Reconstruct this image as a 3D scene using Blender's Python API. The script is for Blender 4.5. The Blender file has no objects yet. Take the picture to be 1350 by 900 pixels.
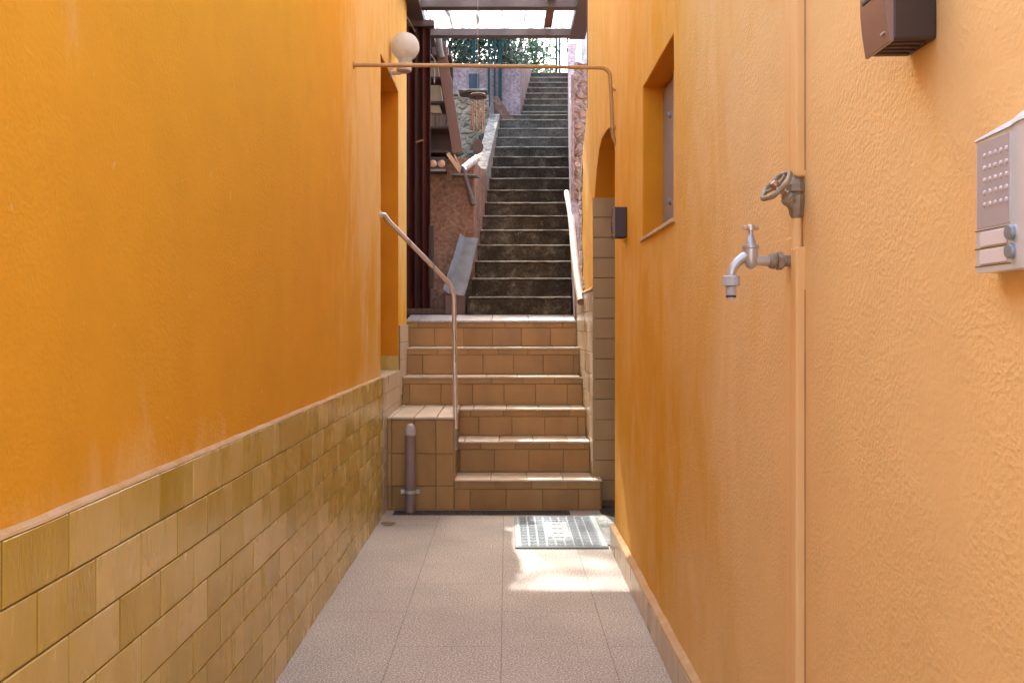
import bpy, bmesh, math, random
from mathutils import Vector, Matrix
random.seed(7)
R = math.radians
SC = bpy.context.scene
COL = SC.collection

# ------------------------------------------------------------------ mesh helper
class MB:
    def __init__(s): s.v = []; s.f = []; s.t = []
    def face(s, idx, t=0.5): s.f.append(tuple(idx)); s.t.append(t)
    def box(s, a, b, t=0.5, ch=0.0):
        x0, y0, z0 = [min(a[i], b[i]) for i in range(3)]; x1, y1, z1 = [max(a[i], b[i]) for i in range(3)]
        n = len(s.v)
        s.v += [(x0,y0,z0),(x1,y0,z0),(x1,y1,z0),(x0,y1,z0),(x0,y0,z1),(x1,y0,z1),(x1,y1,z1),(x0,y1,z1)]
        for q in ((0,3,2,1),(4,5,6,7),(0,1,5,4),(1,2,6,5),(2,3,7,6),(3,0,4,7)): s.face([n+i for i in q], t)
        return s
    def hexa(s, p, t=0.5):          # 8 corners: bottom ring ccw, top ring ccw
        n = len(s.v); s.v += [tuple(q) for q in p]
        for q in ((0,3,2,1),(4,5,6,7),(0,1,5,4),(1,2,6,5),(2,3,7,6),(3,0,4,7)): s.face([n+i for i in q], t)
        return s
    def bar(s, p, q, w, h, up=(0,0,1), t=0.5):
        p = Vector(p); q = Vector(q); d = (q-p).normalized(); up = Vector(up)
        sd = d.cross(up)
        if sd.length < 1e-4: sd = d.cross(Vector((0,1,0)))
        sd.normalize(); u = sd.cross(d).normalized()
        c = []
        for e in (p, q):
            for a, b in ((-1,-1),(1,-1),(1,1),(-1,1)): c.append(e + sd*a*w/2 + u*b*h/2)
        n = len(s.v); s.v += [tuple(x) for x in c]
        for k in ((0,1,2,3),(7,6,5,4),(0,4,5,1),(1,5,6,2),(2,6,7,3),(3,7,4,0)): s.face([n+i for i in k], t)
        return s
    def tube(s, path, r, seg=12, caps=True, t=0.5):
        P = [Vector(p) for p in path]; rr = r if isinstance(r, (list, tuple)) else [r]*len(P)
        up = None; rings = []
        for i, p in enumerate(P):
            if i == 0: d = P[1]-P[0]
            elif i == len(P)-1: d = P[-1]-P[-2]
            else: d = (P[i+1]-P[i]).normalized() + (P[i]-P[i-1]).normalized()
            d.normalize()
            if up is None:
                up = Vector((0,0,1)) if abs(d.z) < 0.9 else Vector((0,1,0))
            a = d.cross(up)
            if a.length < 1e-5: a = d.cross(Vector((1,0,0)))
            a.normalize(); b = a.cross(d).normalized(); up = b
            n = len(s.v); ring = []
            for k in range(seg):
                an = 2*math.pi*k/seg
                s.v.append(tuple(p + a*math.cos(an)*rr[i] + b*math.sin(an)*rr[i])); ring.append(n+k)
            rings.append(ring)
        for i in range(len(rings)-1):
            for k in range(seg):
                s.face((rings[i][k], rings[i][(k+1)%seg], rings[i+1][(k+1)%seg], rings[i+1][k]), t)
        if caps: s.face(rings[0][::-1], t); s.face(rings[-1], t)
        return s
    def lathe(s, prof, o, axis=(0,0,1), seg=20, t=0.5):     # prof: (r, h)
        ax = Vector(axis).normalized(); a = ax.orthogonal().normalized(); b = ax.cross(a); o = Vector(o); rings = []
        for r, h in prof:
            n = len(s.v)
            for k in range(seg):
                an = 2*math.pi*k/seg
                s.v.append(tuple(o + ax*h + (a*math.cos(an)+b*math.sin(an))*max(r, 1e-4)))
            rings.append([n+k for k in range(seg)])
        for i in range(len(rings)-1):
            for k in range(seg): s.face((rings[i][k], rings[i][(k+1)%seg], rings[i+1][(k+1)%seg], rings[i+1][k]), t)
        s.face(rings[0][::-1], t); s.face(rings[-1], t)
        return s
    def prism(s, pts, ax, a0, a1, t=0.5):   # polygon (u,v) extruded along axis ax from a0 to a1
        n = len(s.v); m = len(pts)
        def P(u, v, a):
            return (a,u,v) if ax == 0 else (u,a,v) if ax == 1 else (u,v,a)
        for a in (a0, a1):
            for u, v in pts: s.v.append(P(u, v, a))
        s.face([n+i for i in range(m)], t); s.face([n+m+i for i in range(m)][::-1], t)
        for i in range(m):
            j = (i+1) % m; s.face((n+j, n+i, n+m+i, n+m+j), t)
        return s
    def tile(s, P, U, V, N, w, h, th, t, c=0.0016):
        P = Vector(P); n = len(s.v)
        pts = []
        for k, (u, v) in enumerate(((0,0),(w,0),(w,h),(0,h))): pts.append(P+U*u+V*v)
        for k, (u, v) in enumerate(((0,0),(w,0),(w,h),(0,h))): pts.append(P+U*u+V*v+N*(th-c))
        for k, (u, v) in enumerate(((c,c),(w-c,c),(w-c,h-c),(c,h-c))): pts.append(P+U*u+V*v+N*th)
        s.v += [tuple(p) for p in pts]
        for b in (0, 4):
            for i in range(4):
                j = (i+1) % 4; s.face((n+b+i, n+b+j, n+b+4+j, n+b+4+i), t)
        s.face((n+8, n+9, n+10, n+11), t)
        return s
    def build(s, name, mat, parent=None, loc=None, smooth=False, bevel=0.0, hard=38):
        o0 = Vector(loc) if loc is not None else (ROOT(parent) if parent else Vector((0,0,0)))
        me = bpy.data.meshes.new(name)
        me.from_pydata([tuple(Vector(v)-o0) for v in s.v], [], s.f)
        at = me.attributes.new('tint', 'FLOAT', 'FACE'); at.data.foreach_set('value', s.t)
        bm = bmesh.new(); bm.from_mesh(me); bmesh.ops.recalc_face_normals(bm, faces=bm.faces[:]); bm.to_mesh(me); bm.free()
        if smooth:
            me.polygons.foreach_set('use_smooth', [True]*len(me.polygons)); me.set_sharp_from_angle(angle=R(hard))
        me.materials.append(mat)
        o = bpy.data.objects.new(name, me); COL.objects.link(o)
        if parent: o.parent = parent
        else: o.location = o0
        if bevel:
            b = o.modifiers.new('bevel', 'BEVEL'); b.width = bevel; b.segments = 2; b.limit_method = 'ANGLE'; b.harden_normals = False
        return o
def ROOT(o):
    while o.parent: o = o.parent
    return o.location.copy()
def tag(o, label=None, cat=None, group=None, kind=None):
    if label: o['label'] = label
    if cat: o['category'] = cat
    if group: o['group'] = group
    if kind: o['kind'] = kind
    return o
def thing(name, loc, label, cat, group=None):
    o = bpy.data.objects.new(name, None); o.location = loc; o.empty_display_size = 0.1; COL.objects.link(o)
    return tag(o, label, cat, group)

# ------------------------------------------------------------------ materials
def srgb(r, g, b):
    f = lambda c: (c/12.92 if c <= 0.04045 else ((c+0.055)/1.055)**2.4)
    return (f(r/255), f(g/255), f(b/255), 1)
class NT:
    def __init__(s, name):
        s.m = bpy.data.materials.new(name); s.m.use_nodes = True; s.t = s.m.node_tree; s.t.nodes.clear()
        s.out = s.n('ShaderNodeOutputMaterial')
    def n(s, ty, **kw):
        x = s.t.nodes.new(ty)
        for k, v in kw.items():
            if k.startswith('i_'):
                key = k[2:]; key = int(key) if key.isdigit() else key.replace('_', ' ')
                x.inputs[key].default_value = v
            else: setattr(x, k, v)
        return x
    def l(s, a, b): s.t.links.new(a, b)
    def coord(s, scale=(1,1,1), rot=(0,0,0)):
        c = s.n('ShaderNodeTexCoord'); m = s.n('ShaderNodeMapping'); m.inputs['Scale'].default_value = scale; m.inputs['Rotation'].default_value = rot
        s.l(c.outputs['Object'], m.inputs['Vector']); return m.outputs['Vector']
    def noise(s, vec, scale, detail=4, rough=0.55, dist=0.0):
        x = s.n('ShaderNodeTexNoise'); x.inputs['Scale'].default_value = scale; x.inputs['Detail'].default_value = detail
        x.inputs['Roughness'].default_value = rough; x.inputs['Distortion'].default_value = dist
        s.l(vec, x.inputs['Vector']); return x.outputs['Fac']
    def ramp(s, fac, stops):
        x = s.n('ShaderNodeValToRGB'); e = x.color_ramp.elements
        e[0].position = stops[0][0]; e[0].color = stops[0][1]; e[1].position = stops[-1][0]; e[1].color = stops[-1][1]
        for p, c in stops[1:-1]:
            q = e.new(p); q.color = c
        s.l(fac, x.inputs['Fac']); return x.outputs['Color']
    def mix(s, fac, a, b, mode='MIX'):
        x = s.n('ShaderNodeMix', data_type='RGBA', blend_type=mode)
        for key, v in ((0, fac), (6, a), (7, b)):
            if isinstance(v, (int, float)): x.inputs[key].default_value = v
            elif isinstance(v, tuple): x.inputs[key].default_value = v
            else: s.l(v, x.inputs[key])
        return x.outputs[2]
    def math(s, op, a, b=None, c=None, clamp=False):
        x = s.n('ShaderNodeMath', operation=op); x.use_clamp = clamp
        for i, v in enumerate((a, b, c)):
            if v is None: continue
            if isinstance(v, (int, float)): x.inputs[i].default_value = v
            else: s.l(v, x.inputs[i])
        return x.outputs[0]
    def bump(s, h, strength, dist, prev=None):
        x = s.n('ShaderNodeBump'); x.inputs['Strength'].default_value = strength; x.inputs['Distance'].default_value = dist
        s.l(h, x.inputs['Height'])
        if prev: s.l(prev, x.inputs['Normal'])
        return x.outputs['Normal']
    def bsdf(s, col, rough=0.8, metal=0.0, nrm=None, spec=0.5):
        x = s.n('ShaderNodeBsdfPrincipled')
        for key, v in (('Base Color', col), ('Roughness', rough), ('Metallic', metal), ('Specular IOR Level', spec)):
            if isinstance(v, (int, float, tuple)): x.inputs[key].default_value = v
            else: s.l(v, x.inputs[key])
        if nrm: s.l(nrm, x.inputs['Normal'])
        s.l(x.outputs[0], s.out.inputs['Surface']); return x
def G(v): return (v, v, v, 1)

def m_simple(name, c1, c2=None, rough=0.6, metal=0.0, sc=8, bump=0.2, bd=0.001, spec=0.5, fine=80, stretch=(1,1,1)):
    m = NT(name); v = m.coord(stretch); n = m.noise(v, sc, 5)
    c2 = c2 or tuple(min(1, x*0.75) for x in c1[:3])+(1,)
    col = m.ramp(n, [(0.3, c2), (0.7, c1)])
    b = m.bump(m.noise(v, fine, 3), bump, bd)
    ro = m.math('MULTIPLY_ADD', n, 0.25, rough-0.12, clamp=True)
    m.bsdf(col, ro, metal, b, spec); return m.m

def m_plaster(name, base, deep, pale, palecut, coarse, wall):
    m = NT(name); v = m.coord()
    n1 = m.noise(v, 0.9, 5, 0.6, 0.3); n2 = m.noise(v, 4.5, 5, 0.65)
    vs = m.coord((1, 1.0, 0.42)); n3 = m.noise(vs, 4.0, 7, 0.68, 0.4)
    col = m.ramp(n1, [(0.2, deep), (0.8, base)])
    # worn, chalky paint in streaks
    w = m.math('ADD', m.math('MULTIPLY', n3, 0.65), m.math('MULTIPLY', n1, 0.35))
    sx = m.n('ShaderNodeSeparateXYZ'); m.l(v, sx.inputs[0])
    if wall == 'L':     # fading on the end of the left wall, and along the tile line
        a = m.n('ShaderNodeMapRange'); m.l(sx.outputs['Y'], a.inputs[0]); a.inputs[1].default_value = 3.7; a.inputs[2].default_value = 4.9; a.inputs[3].default_value = -0.02; a.inputs[4].default_value = 0.26
        b = m.n('ShaderNodeMapRange'); m.l(sx.outputs['Z'], b.inputs[0]); b.inputs[1].default_value = 1.0; b.inputs[2].default_value = 1.9; b.inputs[3].default_value = 0.35; b.inputs[4].default_value = 1.0
        c = m.n('ShaderNodeMapRange'); m.l(sx.outputs['Z'], c.inputs[0]); c.inputs[1].default_value = 0.88; c.inputs[2].default_value = 1.02; c.inputs[3].default_value = 0.13; c.inputs[4].default_value = 0.0
        w = m.math('ADD', w, m.math('MULTIPLY', a.outputs[0], b.outputs[0])); w = m.math('ADD', w, c.outputs[0])
    else:
        a = m.n('ShaderNodeMapRange'); m.l(sx.outputs['Y'], a.inputs[0]); a.inputs[1].default_value = 2.0; a.inputs[2].default_value = 3.3; a.inputs[3].default_value = 0.30; a.inputs[4].default_value = -0.04
        b = m.n('ShaderNodeMapRange'); m.l(sx.outputs['Z'], b.inputs[0]); b.inputs[1].default_value = 2.0; b.inputs[2].default_value = 2.9; b.inputs[3].default_value = 0.0; b.inputs[4].default_value = 0.16
        c = m.n('ShaderNodeMapRange'); m.l(sx.outputs['Z'], c.inputs[0]); c.inputs[1].default_value = 0.1; c.inputs[2].default_value = 0.75; c.inputs[3].default_value = 0.1; c.inputs[4].default_value = 0.0
        w = m.math('ADD', m.math('ADD', m.math('ADD', w, a.outputs[0]), b.outputs[0]), c.outputs[0])
    f = m.n('ShaderNodeMapRange'); m.l(w, f.inputs[0]); f.inputs[1].default_value = palecut-(0.06 if wall == 'L' else 0.14); f.inputs[2].default_value = palecut+(0.12 if wall == 'L' else 0.20)
    f.inputs[4].default_value = 0.85
    col = m.mix(f.outputs[0], col, pale)
    # small chips and grime
    ch = m.ramp(m.noise(v, 24, 2, 0.5), [(0.725, G(0)), (0.74, G(1))])
    col = m.mix(m.math('MULTIPLY', ch, 0.35), col, (0.72, 0.5, 0.28, 1))
    st = m.ramp(n2, [(0.25, G(0.93)), (0.6, G(1))])
    col = m.mix(1.0, col, st, 'MULTIPLY')
    # stucco relief
    b1 = m.noise(v, 110*coarse, 3, 0.75); vo = m.n('ShaderNodeTexVoronoi', feature='F1'); vo.inputs['Scale'].default_value = 85*coarse
    wv = m.n('ShaderNodeVectorMath', operation='ADD'); nn = m.n('ShaderNodeTexNoise'); nn.inputs['Scale'].default_value = 9; m.l(v, nn.inputs['Vector'])
    sc = m.n('ShaderNodeVectorMath', operation='SCALE'); sc.inputs['Scale'].default_value = 0.06; m.l(nn.outputs['Color'], sc.inputs[0])
    m.l(v, wv.inputs[0]); m.l(sc.outputs[0], wv.inputs[1]); m.l(wv.outputs[0], vo.inputs['Vector'])
    area = m.ramp(m.noise(v, 3.2, 3), [(0.35, G(0.25)), (0.6, G(1))])
    h = m.math('ADD', m.math('MULTIPLY', b1, 0.7), m.math('MULTIPLY', vo.outputs['Distance'], 0.5))
    h = m.math('MULTIPLY', h, area)
    tv = m.coord((1, 1, 1), (R(20), 0, 0)); vst = m.n('ShaderNodeMapping'); vst.inputs['Scale'].default_value = (1, 0.25, 1.0); m.l(wv.outputs[0], vst.inputs['Vector'])
    tr = m.noise(vst.outputs[0], 42, 3, 0.65)          # trowel strokes
    h = m.math('ADD', h, m.math('MULTIPLY', tr, 0.4 if coarse > 1.1 else 0.22))
    nb = m.bump(h, 0.7, 0.0022 if coarse < 1.2 else 0.0030)
    m.bsdf(col, 0.93, 0, nb, 0.12); return m.m

def m_tile(name, stops, rough=0.34, bump=0.6, bd=0.0016, grain=(14, 14, 3), gmix=0.25):
    m = NT(name); v = m.coord(); at = m.n('ShaderNodeAttribute', attribute_name='tint')
    off = m.n('ShaderNodeVectorMath', operation='MULTIPLY_ADD'); cb = m.n('ShaderNodeCombineXYZ')
    for i in range(3): m.l(at.outputs['Fac'], cb.inputs[i])
    m.l(cb.outputs[0], off.inputs[0]); off.inputs[1].default_value = (7.3, 11.1, 5.7); m.l(v, off.inputs[2])
    mp = m.n('ShaderNodeMapping'); mp.inputs['Rotation'].default_value = (R(16), 0, 0); mp.inputs['Scale'].default_value = grain; m.l(off.outputs[0], mp.inputs['Vector'])
    g = m.noise(mp.outputs[0], 4.5, 4, 0.55, 0.35); mb_ = m.n('ShaderNodeMapping'); mb_.inputs['Scale'].default_value = (1, 1, 0.35); m.l(off.outputs[0], mb_.inputs['Vector']); big = m.noise(mb_.outputs[0], 6, 2, 0.45)
    fac = m.math('ADD', m.math('MULTIPLY', at.outputs['Fac'], 0.34), m.math('MULTIPLY', big, 0.95))
    fac = m.math('ADD', m.math('SUBTRACT', fac, 0.22), m.math('MULTIPLY', m.math('SUBTRACT', g, 0.5), gmix), clamp=True)
    col = m.ramp(fac, stops)
    nb = m.bump(g, bump, bd)
    nb = m.bump(m.noise(v, 160, 2), 0.25, 0.0004, nb)
    ro = m.math('MULTIPLY_ADD', big, 0.3, rough-0.15)
    m.bsdf(col, ro, 0, nb, 0.5); return m.m

M = {}
M['plasterL'] = m_plaster('orange_plaster_left', (0.74, 0.352, 0.026, 1), (0.70, 0.322, 0.019, 1), (0.77, 0.48, 0.18, 1), 0.66, 1.0, 'L')
M['plasterR'] = m_plaster('orange_plaster_right', (0.74, 0.375, 0.035, 1), (0.68, 0.33, 0.019, 1), (0.82, 0.55, 0.25, 1), 0.57, 1.25, 'R')
M['reveal'] = m_simple('shaded_reveal_orange', (0.66, 0.245, 0.016, 1), (0.60, 0.21, 0.012, 1), 0.92, sc=4, bump=0.6, bd=0.002, fine=110, spec=0.12)  # recess shade is put into this deeper orange
M['chase'] = m_simple('painted_duct', (0.80, 0.50, 0.21, 1), (0.77, 0.45, 0.16, 1), 0.7, sc=6, bump=0.3, bd=0.001, fine=60, stretch=(1,1,0.15))
M['opipe'] = m_simple('painted_pipe', (0.44, 0.235, 0.07, 1), (0.32, 0.17, 0.06, 1), 0.45, sc=12)
M['dado'] = m_tile('glazed_dado_tile', [(0.0, (0.40, 0.245, 0.022, 1)), (0.3, (0.50, 0.335, 0.055, 1)), (0.6, (0.60, 0.425, 0.13, 1)), (1.0, (0.70, 0.52, 0.27, 1))], 0.27, 0.8, 0.0032, (11, 11, 2.8), 0.07)
M['riser'] = m_tile('brown_riser_tile', [(0.0, (0.25, 0.125, 0.03, 1)), (0.4, (0.37, 0.19, 0.05, 1)), (0.7, (0.42, 0.23, 0.07, 1)), (1.0, (0.47, 0.30, 0.13, 1))], 0.42, 0.35, 0.0008, (4, 4, 4))
M['tread'] = m_tile('sunlit_tread_tile', [(0.0, (0.46, 0.33, 0.20, 1)), (0.5, (0.60, 0.46, 0.32, 1)), (1.0, (0.68, 0.55, 0.42, 1))], 0.5, 0.3, 0.0006, (4, 4, 4))  # step tile made paler: sunlight on the treads is put into the colour
M['paletile'] = m_tile('pale_wall_tile', [(0.0, (0.48, 0.36, 0.21, 1)), (0.5, (0.58, 0.46, 0.31, 1)), (1.0, (0.64, 0.53, 0.39, 1))], 0.32, 0.4, 0.0012)
M['jambtile'] = m_tile('brown_jamb_tile', [(0.0, (0.30, 0.19, 0.075, 1)), (0.5, (0.38, 0.25, 0.11, 1)), (1.0, (0.44, 0.31, 0.155, 1))], 0.5, 0.3, 0.0008)
M['grout'] = m_simple('grout', (0.22, 0.15, 0.08, 1), (0.13, 0.08, 0.04, 1), 0.9, sc=20, bump=0.5)
M['groutbrown'] = m_simple('brown_grout', (0.26, 0.17, 0.07, 1), (0.19, 0.12, 0.045, 1), 0.9, sc=20, bump=0.5)
M['groutlight'] = m_simple('mortar_lip', (0.58, 0.41, 0.24, 1), (0.52, 0.29, 0.10, 1), 0.9, sc=14, bump=0.8, bd=0.003, fine=50)

def m_floor():
    m = NT('granulate_floor_tile'); v = m.coord()
    br = m.n('ShaderNodeTexBrick'); br.offset = 0.5; br.inputs['Scale'].default_value = 1.0
    mp = m.n('ShaderNodeMapping'); mp.inputs['Rotation'].default_value = (0, 0, R(90)); mp.inputs['Location'].default_value = (0.1, 0.02, 0); m.l(v, mp.inputs['Vector']); m.l(mp.outputs[0], br.inputs['Vector'])
    br.inputs['Brick Width'].default_value = 0.8; br.inputs['Row Height'].default_value = 0.4; br.inputs['Mortar Size'].default_value = 0.0022; br.inputs['Mortar Smooth'].default_value = 0.3
    br.inputs['Color1'].default_value = G(0.54); br.inputs['Color2'].default_value = G(0.58)
    sp = m.noise(v, 150, 2, 0.7); n1 = m.noise(v, 1.6, 5, 0.6); n2 = m.noise(v, 100, 3, 0.75)
    col = m.ramp(sp, [(0.36, (0.16, 0.12, 0.09, 1)), (0.46, (0.40, 0.34, 0.275, 1)), (0.57, (0.50, 0.43, 0.36, 1)), (0.66, (0.90, 0.84, 0.76, 1))])
    col = m.mix(0.2, col, m.ramp(n2, [(0.3, (0.30, 0.25, 0.20, 1)), (0.7, (0.52, 0.46, 0.40, 1))]))
    col = m.mix(1.0, col, m.ramp(n1, [(0.3, G(0.80)), (0.65, G(1.03))]), 'MULTIPLY')
    tn = m.mix(0.5, G(1.0), br.outputs['Color']); col = m.mix(1.0, col, m.mix(1.0, tn, G(1.3), 'MULTIPLY'), 'MULTIPLY')
    col = m.mix(m.math('MULTIPLY', m.math('MULTIPLY', br.outputs['Fac'], m.ramp(n1, [(0.35, G(0.0)), (0.65, G(0.4))])), 0.5), col, (0.17, 0.13, 0.10, 1))
    nb = m.bump(sp, 0.5, 0.0012); nb = m.bump(m.math('SUBTRACT', 1.0, br.outputs['Fac']), 0.35, 0.001, nb)
    m.bsdf(col, 0.72, 0, nb, 0.4); return m.m
M['floor'] = m_floor()

def m_concrete(name, a, b, c, sc=6, bd=0.004, rough=0.9):
    m = NT(name); v = m.coord(); n1 = m.noise(v, sc, 8, 0.7, 0.3); n2 = m.noise(v, sc*7, 4, 0.65); n3 = m.noise(v, 1.4, 3)
    col = m.ramp(n1, [(0.3, a), (0.52, b), (0.72, c)])
    col = m.mix(1.0, col, m.ramp(n2, [(0.3, G(0.45)), (0.65, G(1.15))]), 'MULTIPLY'); col = m.mix(1.0, col, m.ramp(n3, [(0.3, G(0.7)), (0.7, G(1))]), 'MULTIPLY')
    sp = m.ramp(m.noise(v, 26, 2, 0.5), [(0.73, G(0)), (0.76, G(1))]); col = m.mix(m.math('MULTIPLY', sp, 0.4), col, (0.5, 0.48, 0.4, 1))
    nb = m.bump(n2, 0.6, bd); nb = m.bump(n1, 0.5, bd*2, nb)
    m.bsdf(col, rough, 0, nb, 0.1); return m.m
M['darkstep'] = m_concrete('mossy_dark_concrete', (0.034, 0.025, 0.015, 1), (0.085, 0.064, 0.042, 1), (0.23, 0.18, 0.125, 1), 7)
M['greystep'] = m_concrete('grey_weathered_concrete', (0.075, 0.06, 0.043, 1), (0.14, 0.115, 0.087, 1), (0.25, 0.21, 0.165, 1), 7)
M['nosing'] = m_concrete('sunlit_step_edge', (0.22, 0.19, 0.13, 1), (0.36, 0.31, 0.23, 1), (0.5, 0.45, 0.36, 1), 12, 0.002)  # sun catching the step edges is put into this paler concrete
M['lichen'] = m_concrete('lichen_concrete', (0.09, 0.075, 0.05, 1), (0.34, 0.29, 0.225, 1), (0.64, 0.58, 0.49, 1), 16, 0.006)
M['pink'] = m_concrete('pink_render', (0.20, 0.10, 0.06, 1), (0.30, 0.16, 0.105, 1), (0.38, 0.23, 0.16, 1), 4, 0.003)
M['mauve'] = m_concrete('mauve_render', (0.26, 0.175, 0.165, 1), (0.40, 0.285, 0.275, 1), (0.49, 0.37, 0.36, 1), 3.5, 0.003)
M['slab'] = m_concrete('grey_cement_patch', (0.34, 0.35, 0.31, 1), (0.46, 0.47, 0.43, 1), (0.54, 0.55, 0.51, 1), 9, 0.002)
M['patchdark'] = m_concrete('dark_cement', (0.06, 0.05, 0.045, 1), (0.1, 0.09, 0.08, 1), (0.15, 0.14, 0.12, 1), 8, 0.002)
M['earth'] = m_concrete('earth', (0.1, 0.09, 0.05, 1), (0.17, 0.15, 0.09, 1), (0.25, 0.22, 0.15, 1), 0.9, 0.03)
M['court'] = m_concrete('courtyard_paving', (0.34, 0.30, 0.26, 1), (0.42, 0.37, 0.32, 1), (0.48, 0.43, 0.38, 1), 2, 0.003)
M['marble'] = m_concrete('pale_landing_tile', (0.50, 0.44, 0.37, 1), (0.68, 0.61, 0.53, 1), (0.78, 0.71, 0.62, 1), 22, 0.001, 0.6)
M['white'] = m_concrete('white_limewash', (0.6, 0.6, 0.6, 1), (0.74, 0.74, 0.74, 1), (0.8, 0.8, 0.8, 1), 3, 0.002)

def m_rubble(name, cs, sc=7, mort=(0.5, 0.42, 0.33, 1)):
    m = NT(name); v = m.coord((1, 1, 1.4))
    nn = m.n('ShaderNodeTexNoise'); nn.inputs['Scale'].default_value = 6; m.l(v, nn.inputs['Vector'])
    s1 = m.n('ShaderNodeVectorMath', operation='SCALE'); s1.inputs['Scale'].default_value = 0.12; m.l(nn.outputs['Color'], s1.inputs[0])
    ad = m.n('ShaderNodeVectorMath', operation='ADD'); m.l(v, ad.inputs[0]); m.l(s1.outputs[0], ad.inputs[1])
    a = m.n('ShaderNodeTexVoronoi', feature='F1'); a.inputs['Scale'].default_value = sc; m.l(ad.outputs[0], a.inputs['Vector'])
    e = m.n('ShaderNodeTexVoronoi', feature='DISTANCE_TO_EDGE'); e.inputs['Scale'].default_value = sc; m.l(ad.outputs[0], e.inputs['Vector'])
    sx = m.n('ShaderNodeSeparateColor'); m.l(a.outputs['Color'], sx.inputs[0])
    col = m.ramp(sx.outputs[0], [(0.1, cs[0]), (0.5, cs[1]), (0.9, cs[2])])
    col = m.mix(0.5, col, m.ramp(m.noise(v, 18, 6, 0.7), [(0.3, cs[0]), (0.7, cs[2])]))
    ed = m.ramp(e.outputs['Distance'], [(0.03, G(1)), (0.11, G(0))])
    col = m.mix(m.math('MULTIPLY', ed, 0.7), col, mort)
    h = m.ramp(e.outputs['Distance'], [(0.0, G(0)), (0.22, G(1))])
    nb = m.bump(h, 0.9, 0.03); nb = m.bump(m.noise(v, 40, 5, 0.7), 0.7, 0.006, nb)
    m.bsdf(col, 0.92, 0, nb, 0.08); return m.m
M['rubble'] = m_rubble('rubble_stone', ((0.06, 0.043, 0.025, 1), (0.22, 0.155, 0.09, 1), (0.46, 0.36, 0.24, 1)), 9, (0.36, 0.28, 0.2, 1))
M['rubblepink'] = m_rubble('pinkish_broken_brick', ((0.22, 0.13, 0.10, 1), (0.36, 0.23, 0.19, 1), (0.5, 0.38, 0.34, 1)), 11, (0.5, 0.4, 0.36, 1))

M['steel'] = m_simple('brushed_rail_steel', (0.74, 0.66, 0.60, 1), (0.62, 0.52, 0.45, 1), 0.3, 0.6, 20, 0.1, stretch=(1,1,0.1))
M['chrome'] = m_simple('satin_chrome', (0.56, 0.56, 0.56, 1), (0.40, 0.395, 0.39, 1), 0.33, 0.55, 30, 0.15, 0.0005)
M['oldmetal'] = m_simple('dull_painted_valve', (0.36, 0.29, 0.2, 1), (0.2, 0.155, 0.105, 1), 0.55, 0.35, 60, 0.5, 0.001, fine=220)
M['greyplastic'] = m_simple('grey_plastic', (0.46, 0.46, 0.48, 1), (0.40, 0.40, 0.42, 1), 0.45, sc=20, bump=0.1)
M['black'] = m_simple('black_rubber', (0.02, 0.018, 0.018, 1), None, 0.5)
M['ventpipe'] = m_simple('grey_brown_drain_pipe', (0.27, 0.185, 0.165, 1), (0.2, 0.14, 0.12, 1), 0.42, sc=9, bump=0.15)
M['ventcap'] = m_simple('weathered_cap', (0.5, 0.42, 0.38, 1), (0.36, 0.28, 0.25, 1), 0.6, sc=30)
M['alu'] = m_simple('silver_aluminium', (0.74, 0.84, 0.96, 1), (0.70, 0.80, 0.92, 1), 0.3, 0.45, 4, 0.06, 0.0003, fine=300, stretch=(1,1,0.1))
M['alucap'] = m_simple('aluminium_cap', (0.60, 0.62, 0.66, 1), (0.54, 0.56, 0.60, 1), 0.5, 0.2, 4, 0.06, 0.0003)
M['aluface'] = m_simple('intercom_face', (0.50, 0.49, 0.54, 1), (0.46, 0.45, 0.50, 1), 0.45, 0.35, 4, 0.05, 0.0003)
M['nameplate'] = m_simple('milky_nameplate', (0.72, 0.68, 0.68, 1), (0.68, 0.64, 0.64, 1), 0.3, sc=5, bump=0.02)
M['button'] = m_simple('grey_blue_button', (0.26, 0.29, 0.31, 1), (0.22, 0.25, 0.27, 1), 0.4, 0.2, sc=5, bump=0.02)
M['hole'] = m_simple('pale_grille_dimple', (0.72, 0.68, 0.68, 1), None, 0.5, 0.2, sc=5)
M['brownbox'] = m_simple('dark_brown_plastic', (0.045, 0.022, 0.016, 1), (0.035, 0.017, 0.013, 1), 0.5, sc=4, bump=0.15, fine=250)
M['smoke'] = m_simple('smoked_cover', (0.25, 0.18, 0.17, 1), (0.2, 0.14, 0.13, 1), 0.18, 0.1, sc=2, bump=0.0, spec=0.8)
M['frame_dark'] = m_simple('canopy_steel', (0.105, 0.08, 0.085, 1), (0.07, 0.052, 0.055, 1), 0.5, 0.2, 10)
M['board_brown'] = m_simple('brown_board', (0.17, 0.085, 0.065, 1), (0.11, 0.055, 0.042, 1), 0.6, sc=9, stretch=(1,1,0.15))
M['dark_wood'] = m_simple('dark_stained_wood', (0.062, 0.026, 0.018, 1), (0.035, 0.014, 0.011, 1), 0.55, sc=9, stretch=(1,1,0.1))
M['redwood'] = m_simple('dark_red_slat', (0.085, 0.016, 0.014, 1), (0.045, 0.009, 0.009, 1), 0.42, sc=8, stretch=(1,1,0.1))
M['cream'] = m_simple('cream_box', (0.36, 0.28, 0.2, 1), (0.27, 0.2, 0.14, 1), 0.7)
M['books'] = m_tile('old_paper', [(0.0, (0.08, 0.05, 0.04, 1)), (0.5, (0.2, 0.14, 0.11, 1)), (1.0, (0.35, 0.28, 0.22, 1))], 0.6)
M['copper'] = m_simple('copper_dial', (0.62, 0.36, 0.25, 1), (0.45, 0.25, 0.17, 1), 0.35, 0.5, 30)
M['gutter'] = m_simple('galvanised_sheet', (0.24, 0.225, 0.21, 1), (0.11, 0.10, 0.095, 1), 0.5, 0.15, 7, 0.3, 0.002)
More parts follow.
